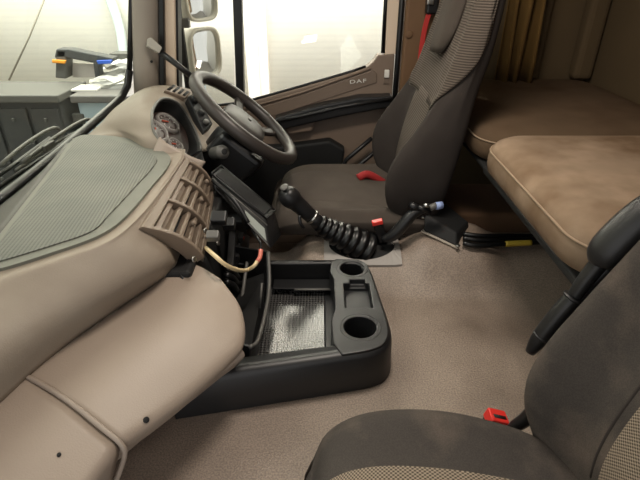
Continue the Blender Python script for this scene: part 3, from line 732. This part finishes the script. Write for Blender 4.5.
tube('trigger', [gm + dirk * .065 + Vector((-.008, -.022, -.012)), gm + dirk * .055 + Vector((-.012, -.032, -.024)), gm + dirk * .045 + Vector((-.010, -.030, -.034))], .005, BLACK, G, 8, 8)
lathe('shift_badge', [(.012, 0), (.012, .003), (.006, .005)], (-.3, -.35, .9), gk + Vector((-.003, -.010, .024)), GREYP, G, 16)

# ================================================================== SEATS
def seat(name, label, cy, dx, body_m, ins_m, cush_m, cush_ins, back, cush, tall, hw0):
    """back: rows (z, x_back, x_centre, x_bolster, half_width); cush: rows (x, z_centre, z_bolster, half_width, z_bottom)"""
    T = empty(name, (dx + .12, cy, -.34), label, 'seat')
    wi = .60 if tall else .47
    def bsec(z, xb, xc, xo, hw):
        h = []
        L = [(0, xc), (.35, xc), (.58, xc - .004), (.72, xc * .45 + xo * .55), (.86, xo), (.97, xo + .022), (1.0, (xo + xb) / 2), (.985, xb - .035), (.90, xb - .006), (.6, xb), (0, xb)]
        pts = [Vector((dx + x, cy - u * hw, z)) for u, x in L] + [Vector((dx + x, cy + u * hw, z)) for u, x in reversed(L[1:-1])]
        return curve(pts, 72, True)
    zz = [[Vector(b[:3]), Vector((b[3], b[4], 0))] for b in back]
    P = curve([q[0] for q in zz], 30); Q = curve([q[1] for q in zz], 30)
    rows = [bsec(a.x, a.y, a.z, b.x, b.y) for a, b in zip(P, Q)]
    m0, mn = sum(rows[0], Vector()) / 72, sum(rows[-1], Vector()) / 72
    rows = [[m0 + (p - m0) * .7 + Vector((0, 0, -.03)) for p in rows[0]]] + rows + [[mn + (p - mn) * .9 + Vector((0, 0, .022)) for p in rows[-1]], [mn + (p - mn) * .55 + Vector((0, 0, .034)) for p in rows[-1]]]
    bk = link('backrest', grid(rows, close_u=True, cap=True), body_m, T)
    # ribbed centre panel
    rr = []
    for a, b in zip(P[2:-1], Q[2:-1]):
        if tall and a.x > .50: continue
        rr.append([Vector((dx + a.z - .008 * (1 - abs(u) ** 4) + .003 + .004 * (abs(u) > .9), cy + u * wi * b.y, a.x)) for u in [(-1 + k / 9) for k in range(19)]])
    link('backrest_insert', grid(rr), ins_m, bk, True, [('solid', .006)])
    if tall:
        uc_ = []
        n_ = len(back) - 1
        def row_at(z):
            lo = [k for k in range(31) if P[k].x <= z][-1]; lo = min(lo, 29)
            f = (z - P[lo].x) / (P[lo + 1].x - P[lo].x); a = P[lo].lerp(P[lo + 1], f); b = Q[lo].lerp(Q[lo + 1], f)
            r = bsec(a.x, a.y, a.z, b.x, b.y); c_ = sum(r, Vector()) / 72
            return [c_ + (p - c_) * 1.010 + Vector((-.0015, 0, 0)) for p in r[-26:] + r[:27]]
        for i in range(25):
            cols = []
            for j in range(53):
                u = abs(j - 26) / 26; z0_ = .47 + .19 * max(0, (u - .42) / .58) ** 1.1
                cols.append(row_at(z0_ + (.90 - z0_) * i / 24)[j])
            uc_.append(cols)
        link('upper_cover', grid(uc_), ins_m, bk, True, [('solid', .003)])
    for sgn in (-1, 1):
        tube('seam', [Vector((dx + a.z + .001, cy + sgn * (wi + .005) * b.y, a.x)) for a, b in zip(P[2:-1], Q[2:-1]) if a.x < (.455 if tall else 9)], .0028, FABDARK, bk, 6)
    # cushion
    def csec(x, zc, zb, hw, zl):
        L = [(0, zc), (.35, zc), (.55, zc - .001), (.72, zc * .5 + zb * .5), (.86, zb), (.97, zb - .022), (1.0, zb * .6 + zl * .4), (.98, zl + .02), (.9, zl), (.5, zl), (0, zl)]
        pts = [Vector((dx + x, cy - u * hw, z)) for u, z in L] + [Vector((dx + x, cy + u * hw, z)) for u, z in reversed(L[1:-1])]
        return curve(pts, 72, True)
    P = curve([Vector(b[:3]) for b in cush], 30); Q = curve([Vector((b[3], b[4], 0)) for b in cush], 30)
    rows = [csec(a.x, a.y, a.z, b.x, b.y) for a, b in zip(P, Q)]
    m0, mn = sum(rows[0], Vector()) / 72, sum(rows[-1], Vector()) / 72
    rows = [[m0 + (p - m0) * .5 + Vector((-.016, 0, 0)) for p in rows[0]], [m0 + (p - m0) * .88 + Vector((-.010, 0, 0)) for p in rows[0]]] + rows + [[mn + (p - mn) * .85 + Vector((.02, 0, 0)) for p in rows[-1]]]
    ck = link('cushion', grid(rows, close_u=True, cap=True), cush_m, T)
    rr = []
    for a, b in zip(P[4:], Q[4:]):
        rr.append([Vector((dx + a.x, cy + u * (.60 if tall else .56) * b.x, a.y + .008 * (1 - abs(u) ** 4) - .003)) for u in [(-1 + k / 9) for k in range(19)]])
    link('cushion_insert', grid(rr), cush_ins, ck, True, [('solid', .006)])
    zl = cush[2][4]
    boxo('seat_base', (dx - .02, dx + .36, cy - hw0 * .82, cy + hw0 * .82, zl - .09, zl + .012), SEATSHELL, T, .02)
    boxo('pedestal', (dx + .0, dx + .34, cy - hw0 * .62, cy + hw0 * .62, -.325, zl - .085), SEATSHELL, T, .02)
    return T, bk, ck
DS, dbk, dck = seat('driver_seat', 'brown grey fabric driver seat with ribbed back behind the wheel', 1.51, 0.0, FABDARK, RIBFAB, FABRIC, FABRIC,
    [(.12, .36, .285, .235, .20), (.22, .378, .268, .195, .228), (.32, .395, .282, .202, .236), (.42, .41, .305, .265, .236), (.52, .425, .335, .325, .228), (.62, .447, .362, .358, .226), (.72, .460, .388, .386, .220), (.82, .470, .40, .40, .208), (.90, .474, .41, .412, .18)],
    [(-.150, .105, .10, .195, .095), (-.125, .150, .145, .215, .09), (-.06, .174, .172, .225, .095), (.05, .172, .176, .228, .095), (.16, .160, .176, .228, .095), (.25, .15, .175, .225, .095), (.32, .15, .165, .22, .095)], True, .225)
# head-rest insert on the driver's seat
hr = []
for i in range(13):
    z = .605 + .25 * i / 12; k = .098 if i > 3 else .098 * (math.sin((i + 1) / 5 * math.pi / 2) ** .5)
    xc = .362 + (z - .62) * .24
    hr.append([Vector((xc - .022 * (1 - abs(u) ** 3) - .012, 1.50 + u * k, z)) for u in [(-1 + j / 8) for j in range(17)]])
link('headrest_pad', grid(hr), FABRIC, dbk, True, [('solid', .012)])
bk1 = boxo('belt_buckle', (-.014, .014, -.010, .010, -.05, .02), BLACK, DS, .004, Matrix.Translation(at(379, 228, Y=1.275)) @ Matrix.Rotation(-.35, 4, 'Y'))
boxo('release_button', (-.018, .014, -.010, .010, -.006, .006), RED, bk1, .002, Matrix.Translation(at(378, 222, Y=1.265)) @ Matrix.Rotation(-.25, 4, 'Y'))
tube('far_belt_buckle', [at(358, 178, Y=1.58), at(368, 174.5, Y=1.59), at(384, 183, Y=1.60)], .014, REDW, DS, 10, 8)
tube('recline_lever', [at(382, 240, Y=1.25), at(392, 236, Y=1.245), at(403, 225, Y=1.245), at(414, 213, Y=1.25), at(432, 206, Y=1.26)], [.010, .017, .018, .016, .009], BLACK, DS, 10, 12)

PS, pbk, pck = seat('passenger_seat', 'worn brown fabric passenger seat with woven inserts and stained bolster', .312, .130, FABRICP, WEAVE, FABRICP, WEAVE,
    [(.14, .345, .262, .222, .235), (.22, .360, .258, .195, .258), (.30, .375, .268, .205, .268), (.40, .392, .290, .245, .268), (.50, .410, .312, .285, .262), (.60, .425, .335, .318, .25), (.70, .44, .356, .345, .235), (.80, .45, .375, .368, .21), (.88, .456, .39, .39, .18)],
    [(-.145, .12, .115, .20, .08), (-.118, .178, .174, .225, .06), (-.05, .200, .206, .238, .05), (.06, .190, .208, .240, .05), (.17, .168, .186, .230, .05), (.25, .150, .158, .214, .05), (.32, .14, .145, .20, .05)], False, .215)
q = at(495, 421, Y=.592)
bk2 = boxo('belt_buckle', (-.016, .016, -.013, .013, -.10, .010), BLACK, PS, .004, Matrix.Translation(q) @ Matrix.Rotation(.30, 4, 'Y'))
boxo('release_button', (-.0175, .0175, -.015, .015, -.006, .016), RED, bk2, .003, Matrix.Translation(q) @ Matrix.Rotation(.30, 4, 'Y'))
boxo('tongue_slot', (-.012, .012, -.0035, .0035, .0155, .017), BLACKM, bk2, 0, Matrix.Translation(q) @ Matrix.Rotation(.30, 4, 'Y') @ Matrix.Translation((0, -.004, 0)))
tube('hinge_cover', [at(504, 436, Y=.56), at(514, 427, Y=.56), at(527, 418, Y=.555), at(538, 405, Y=.55)], [.006, .010, .012, .012], BLACK, PS, 10, 10)
# folded arm rest up the side of the passenger back
ar = tube('armrest', [at(530, 352, Y=.592), at(540, 338, Y=.592), at(560, 313, Y=.592), at(574, 297, Y=.592)], [.008, .0135, .0145, .013], BLACK, PS, 14, 14)
tube('armrest_strut', [at(574, 297, Y=.592), at(585, 281, Y=.592), at(603, 258, Y=.592)], [.011, .012, .013], BLACK, PS, 12, 10)
tube('armrest_pad', [at(602, 262, Y=.592), at(607, 252, Y=.592), at(622, 237, Y=.592), at(648, 216, Y=.592), at(690, 190, Y=.592)], [.020, .026, .028, .029, .028], CONS, PS, 16, 16)
for px, py, r in ((572, 298, .0145), (603, 255, .0155), (541, 337, .0142)):
    d_ = (at(px + 8, py - 10, Y=.592) - at(px, py, Y=.592)).normalized()
    lathe('armrest_joint', [(r, 0), (r * 1.04, .002), (r, .004)], d_, at(px, py, Y=.592), CONS, PS, 18)
tube('armrest_link', [at(580, 299, Y=.592), at(592, 284, Y=.592), at(612, 266, Y=.592)], .010, BLACK, PS, 8, 8)

# seat belts
sb = empty('seat_belt', at(426, 12, Y=1.93), 'red seat belt hanging down the brown pillar behind driver seat', 'seat belt')
tube('webbing', [at(431, 8, Y=1.93), at(427, 20, Y=1.93), at(423, 38, Y=1.93), at(419.5, 66, Y=1.92), at(417, 95, Y=1.90)], 0, mat('bright_red_webbing', (178, 44, 40), .8), sb, 8, 16, flat=(.019, .003), up=(-.3, -1, 0))
boxo('belt_guide', (-.022, .022, -.02, .02, -.03, .03), BLACK, sb, .008, Matrix.Translation(at(432, 5, Y=1.94)))
boxo('guide_bolt', (-.012, .012, -.03, -.018, -.008, .008), METAL, sb, .003, Matrix.Translation(at(429, 2, Y=1.94)))

# ================================================================== BLACK BOX WITH CABLES behind the driver's seat
VB = empty('valve_box', at(455, 235, Y=1.28), 'black valve box with pipe fittings on the floor behind driver seat', 'box')
zb = .115
tq = [at(424, 214, Y=1.30), at(446, 203, Y=1.36), at(469, 222, Y=1.33), at(457, 233, Y=1.24)]
bq = [at(423, 231, Y=1.27), at(440, 222, Y=1.36), at(469, 236, Y=1.33), at(457, 247, Y=1.215)]
hexa('body', tq, bq, BLACKM, VB, .006)
hexa('base_flange', [p + (p - sum(bq, Vector()) / 4) * .08 + Vector((0, 0, .001)) for p in bq], [p + (p - sum(bq, Vector()) / 4) * .08 - Vector((0, 0, .004)) for p in bq], mat('pale_flange', (190, 180, 166), .5), VB, .001)
disc('flange_bolt', .007, .006, (0, 0, 1), bq[3] + Vector((0, -.004, .004)), METAL, VB, 10)
disc('flange_bolt', .006, .006, (0, 0, 1), at(423, 218, Y=1.27), METAL, VB, 10)
for (a_, b_, r, m) in (((410, 205), (420, 209), .010, BLACK), ((418, 207), (430, 212), .008, RUBBER), ((430, 208), (437, 205), .010, GREYP), ((436, 206), (442, 205), .011, mat('pale_blue_cap', (150, 170, 215), .4)), ((424, 205), (430, 206), .006, METAL)):
    tube('fitting', [at(*a_, Y=1.245), at(*b_, Y=1.25)], r, m, VB, 10)
cabs = [((463, 235), (480, 237), (505, 237), (536, 237)), ((463, 239), (480, 241.5), (505, 241), (540, 240)), ((463, 244), (478, 247), (505, 245), (545, 243))]
for i, c in enumerate(cabs):
    ys = tuple(v - .022 * i + .02 for v in (1.245, 1.235, 1.25, 1.26))
    cab = tube('black_cable', [at(px, py - 1, Y=y) for (px, py), y in zip(c, ys)], .0075, RUBBER, None, 8, 16)
    tag(cab, ['black cable, uppermost of three running from the valve box under the bunk', 'black cable, middle of three running from the valve box under the bunk', 'black cable marked with yellow tape running from the valve box'][i], 'cable', 'cables from the valve box')
    if i == 2:
        cab.name = 'taped_cable'
        # yellow tape sleeve is a part of this cable
        tube('yellow_tape', [at(505, 244, Y=1.226), at(518, 243.3, Y=1.2295), at(531, 242.7, Y=1.233)], .0088, YEL, cab, 8, 8)

# ================================================================== BUNK
def mattress(name, label, x0, x1, y0, y1, z0, z1, m, r=.03):
    T = empty(name, ((x0 + x1) / 2, (y0 + y1) / 2, z0), label, 'mattress', 'bunk mattresses')
    def outl(ins, z):
        pts = []; rad = .10 - ins
        for (cx, cy, a0_) in ((x1 - .10, y1 - .10, 0), (x0 + .10, y1 - .10, 90), (x0 + .10, y0 + .10, 180), (x1 - .10, y0 + .10, 270)):
            for k in range(9):
                an = math.radians(a0_ + 90 * k / 8); pts.append(Vector((cx + math.cos(an) * rad, cy + math.sin(an) * rad, z)))
        return pts
    rows = [outl(.02, z0), outl(.004, z0 + .010), outl(0, z0 + .026), outl(0, z1 - .042), outl(.004, z1 - .026), outl(.013, z1 - .013), outl(.03, z1 - .004), outl(.052, z1), outl(.078, z1 + .003), outl(.094, z1 + .004)]
    link('cover', grid(rows, close_u=True, cap=True), m, T)
    tube('piping', outl(.003, z1 - .028), .0026, PIPE, T, 6, closed=True)
    return T
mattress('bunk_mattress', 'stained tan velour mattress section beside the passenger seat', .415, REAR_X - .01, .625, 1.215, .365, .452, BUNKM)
mattress('bunk_mattress', 'mattress section, velour darkened for shade, below the mustard curtain', .43, REAR_X - .01, 1.222, 1.99, .35, .436, BUNKM2)
bb = empty('bed_frame', (.75, 1.0, -.02), 'black bed frame under the tan mattresses above the cab floor', 'bed frame')
boxo('bed_board', (.445, REAR_X - .01, .63, 1.99, .335, .349), BLACKM, bb, .006)
boxo('front_rail', (.432, .468, .63, 1.20, .342, .362), BLACKM, bb, .006)
boxo('locker_front', (.74, .78, .63, 1.98, .004, .34), BLACKM, bb, .004)
boxo('locker_step', (.42, .74, 1.37, 1.62, -.0, .135), CARPET, bb, .012)

# curtain behind the driver's seat
rows = []
for i in range(11):
    z = .438 + (ROOF_Z - .06 - .438) * i / 10
    row = []
    for j in range(61):
        t = j / 60; y = 1.90 - .02 * t
        row.append(Vector((.665 + .135 * t + .006 * math.sin(9 * t + i * .5), y + .028 * math.sin(t * 2 * math.pi * 3.2 + .4 * math.sin(i * .35)) * (1 - .25 * i / 10), z)))
    rows.append(row)
cu = empty('curtain', (.72, 1.88, .44), 'mustard brown pleated curtain hanging behind the driver seat', 'curtain')
link('fabric', grid(rows), CURT, cu, True, [('solid', .004)])
tube('rail', [(.56, 1.89, ROOF_Z - .05), (.95, 1.89, ROOF_Z - .05)], .008, WHITE, cu, 8)
# wall mouldings at the rear corner
t4 = empty('trim_4', (.86, 1.98, .44), kind='structure')
boxo('corner_post', (.835, .862, 1.965, 2.004, .43, ROOF_Z - .01), WALLB, t4, .01)
boxo('corner_post', (.99, 1.065, 1.94, 2.004, .43, ROOF_Z - .01), WALLB, t4, .02)

# dome lamp the dome light shines from
dm = empty('dome_lamp', (.15, 1.0, ROOF_Z), 'rectangular cab dome lamp on the roof lining', 'lamp')
boxo('lamp_rim', (-.03, .33, .88, 1.12, ROOF_Z - .004, ROOF_Z + .003), WHITE, dm, .002)

# ================================================================== OUTSIDE
gd = boxo('ground', (-9, 6, -5, 6.2, -1.62, -1.5), HALLF, None, 0); gd['kind'] = 'structure'; gd['label'] = 'concrete hall floor outside the truck'
hw_ = boxo('hall_wall', (-9, 6, 5.2, 5.35, -1.5, 5.0), HALLW, None, 0); hw_['kind'] = 'structure'; hw_['label'] = 'white ribbed hall wall beyond the driver door'
hf = boxo('hall_wall_front', (-7.2, -7.0, -5, 5.2, -1.5, 5.0), HALLW, None, 0); hf['kind'] = 'structure'; hf['label'] = 'white ribbed hall wall ahead of the truck'
hr_ = boxo('light_block_roof', (-7.2, 6, -0.6, 5.35, 5.0, 5.1), HALLF, None, 0); hr_['kind'] = 'structure'; hr_['label'] = 'unseen grey hall roof added above the truck to block overhead light'  # unseen roof added to cut the overhead light on the windscreen
hp = empty('hall_post', at(257, 60, Y=5.15), kind='structure'); hp['label'] = 'pale vertical wall post outside the driver window'
bx_ = at(257, 60, Y=5.1); boxo('post', (bx_.x - .11, bx_.x + .11, 5.10, 5.205, -1.5, 5), POSTM, hp, .01)
boxo('flange', (bx_.x - .02, bx_.x + .02, 5.06, 5.10, -1.5, 5), POSTM, hp, .01)
# wipers on the windscreen
for i, (pa, pb, lab) in enumerate((((0, 183), (92, 122), 'long windscreen wiper with a double arm lying across the glass'), ((0, 172), (60, 131), 'slim windscreen wiper lying behind the double arm wiper'))):
    W = empty('windscreen_wiper', at(*pb, X=-.80), lab, 'wiper', 'windscreen wipers')
    X = -.795 - .025 * i
    a_, b_ = at(pa[0] - 60, pa[1] + 44, X=X), at(*pb, X=X)
    md_ = a_.lerp(b_, .72)
    tube('blade', [a_, a_.lerp(b_, .5) + Vector((0, 0, -.003)), b_.lerp(a_, .12)], .006, RUBBER, W, 8)
    tube('arm', [a_.lerp(b_, .45) + Vector((-.01, 0, .012)), md_ + Vector((-.012, 0, .020)), b_ + Vector((-.01, 0, .010)), b_ + Vector((.0, .015, -.045))], .006, GREYP, W, 8, 14)
    if i == 0:
        tube('second_arm', [a_.lerp(b_, .40) + Vector((-.01, 0, .004)), md_ + Vector((-.01, 0, .004)), b_ + Vector((-.01, .0, -.012))], .004, GREYP, W, 8, 14)
        boxo('arm_clip', (-.012, .012, -.03, .03, -.010, .010), GREYP, W, .003, Matrix.Translation(a_.lerp(b_, .62) + Vector((-.01, 0, .012))))
# mirrors outside the driver's door
def mirror(lab, c, wx, hz, flip):
    T = empty('door_mirror', c, lab, 'mirror', 'mirrors on the driver door')
    nrm_ = Vector((.87, -.49, .0)).normalized(); sx_ = Vector((.49, .87, 0)).normalized(); up_ = Vector((0, 0, 1))
    o = []
    for i in range(40):
        an = 2 * math.pi * i / 40; ca, sa = math.cos(an), math.sin(an); e = lambda v: math.copysign(abs(v) ** .55, v)
        o.append((e(ca) * wx, e(sa) * hz))
    R_ = lambda k, h: [c + sx_ * (u * k) + up_ * (v * k) + nrm_ * h for u, v in o]
    link('shell', grid([R_(.5, -.16), R_(.82, -.13), R_(.97, -.08), R_(1.04, .0), R_(1.04, .012), R_(.93, .012), R_(.90, .0)], close_u=True, cap=True), MIRW, T)
    link('glass', grid([R_(.89, .0), R_(.89, .003), R_(.87, .004)], close_u=True, cap=True), MIRG, T)
    return T
mc = at(205, 53, Y=2.22)
mirror('larger cream door mirror seen whole through the quarter window', mc, .092, .10, 0)
mirror('upper cream door mirror above the larger one', at(200, -2, Y=2.22), .092, .085, 0)
ma = empty('mirror_arm', at(181, 24, Y=2.2), 'dark bracket joining the two door mirrors to the pillar', 'bracket')
boxo('post', (-.012, .012, -.012, .012, -.30, .35), BLACK, ma, .004, Matrix.Translation(at(180, 24, Y=2.12)))
boxo('arm', (-.03, .035, -.015, .015, -.018, .018), GREYP, ma, .004, Matrix.Translation(at(181, 23, Y=2.12)))
# workshop furniture seen through the windscreen
cab = empty('workshop_cabinet', at(35, 180, Y=3.2), 'dark grey workshop cabinet with drawers seen through the windscreen', 'cabinet')
cl, crr = at(-40, 96, Y=3.2), at(57, 93, Y=3.2)
zt_ = at(30, 94, Y=3.2).z
x0_, x1_ = cl.x, crr.x
boxo('body', (x0_, x1_, 3.2, 3.58, -1.5, zt_ - .05), CABD, cab, .01)
boxo('worktop', (x0_ - .03, x1_ + .02, 3.16, 3.60, zt_ - .05, zt_), CABT, cab, .008)
wd = (x1_ - x0_) / 3
for i in range(3):
    for j in range(3):
        zz_ = zt_ - .09 - .42 * j
        dwr = boxo('drawer', (x0_ + i * wd + .015, x0_ + (i + 1) * wd - .015, 3.178, 3.205, zz_ - .39, zz_), CABD, cab, .006)
        boxo('handle', (x0_ + i * wd + .10, x0_ + (i + 1) * wd - .10, 3.158, 3.18, zz_ - .08, zz_ - .06), CABT, dwr, .004)
blu = empty('blue_bin', at(100, 110, Y=3.3), 'pale blue bin with dark lid beside the workshop cabinet', 'bin')
tl, tr_ = at(70, 95, Y=3.25), at(140, 95, Y=3.25)
ztb = at(100, 95, Y=3.25).z
boxo('body', (tl.x + .02, tr_.x + .3, 3.27, 3.9, -1.5, ztb - .04), BLUEP, blu, .02)
boxo('lid', (tl.x, tr_.x + .32, 3.23, 4.25, ztb - .05, ztb), GREYP, blu, .01)
for i in range(3):
    boxo('rib', (tl.x - .03 + i * .001, tl.x + .05, 3.26, 3.30, ztb - .20 - .11 * i, ztb - .13 - .11 * i), CABT, blu, .006)
for i, (px, py, sx, sy, sz, m, nm, lab) in enumerate(((88, 89, .09, .08, .012, WHITE, 'paper_sheet', 'white paper sheet lying flat on the blue bin lid'), (113, 86, .11, .09, .05, SILV, 'foil_parcel', 'flat silver foil parcel on the blue bin lid'), (120, 73, .10, .10, .08, SILV, 'foil_bag', 'crumpled silver foil bag behind the flat parcel'), (126, 66, .09, .08, .11, CABT, 'grey_tin', 'grey tin standing at the far end of the bin lid'))):
    p = at(px, py, Z=ztb); bm = bmesh.new(); box(bm, p.x - sx, p.x + sx, p.y - sy, p.y + sy, ztb + .001, ztb + .001 + sz)
    bmesh.ops.subdivide_edges(bm, edges=bm.edges, cuts=3, use_grid_fill=True)
    for v in bm.verts:
        if v.co.z > ztb + .01 and m is SILV: v.co += Vector((random.uniform(-.015, .015), random.uniform(-.015, .015), random.uniform(-.004, .02)))
    tag(link(nm, bm, m, None, False), lab, nm.split('_')[1] if nm != 'grey_tin' else 'tin')
# clamp-like machine on the cabinet
vm = empty('bench_machine', at(85, 78, Y=3.7), 'grey bench machine with orange and blue parts on the workshop cabinet', 'machine')
zb_ = zt_
A = lambda px, py: at(px, py, Y=3.7)
prism('post', [A(55, 78), A(66, 79), A(66, 50), A(56, 50)], (0, .12, 0), CABT, vm, .01)
prism('boom', [A(56, 49), A(68, 49), A(113, 58), A(113, 62), A(98, 64), A(66, 58), A(54, 58)], (0, .10, 0), CABD, vm, .01)
prism('orange_grip', [A(53, 59), A(67, 60), A(66, 63.5), A(53, 62.5)], (0, -.02, 0), ORANGE, vm, .006)
prism('blue_cap', [A(97, 60), A(113, 59.5), A(112, 63.5), A(99, 64)], (0, -.02, 0), BLUE, vm, .006)
prism('leg', [A(93, 62), A(98, 62), A(100, 76), A(95, 78)], (0, .08, 0), CABD, vm, .006)
prism('back_plate', [A(67, 65), A(93, 66), A(95, 80), A(67, 80)], (0, .02, 0), POSTM, vm, .004).location += Vector((0, .09, 0))
# pale blue tube down the far wall and a thin grey strand
tag(tube('wall_tube', [at(102, -20, Y=5.12), at(112, 5, Y=5.12), at(120, 30, Y=5.12), at(124, 62, Y=5.12), at(124, 90, Y=5.12)], .045, mat('pale_blue_tube', (196, 208, 206), .6), None, 10, 20), 'pale blue curved tube down the hall wall', 'hose')
tag(tube('thin_strand', [at(48, -10, Y=4.6), at(30, 35, Y=4.6), at(9, 80, Y=4.6)], .008, mat('grey_strand', (150, 145, 130), .7), None, 6), 'thin grey strand running straight before the hall wall', 'cord')
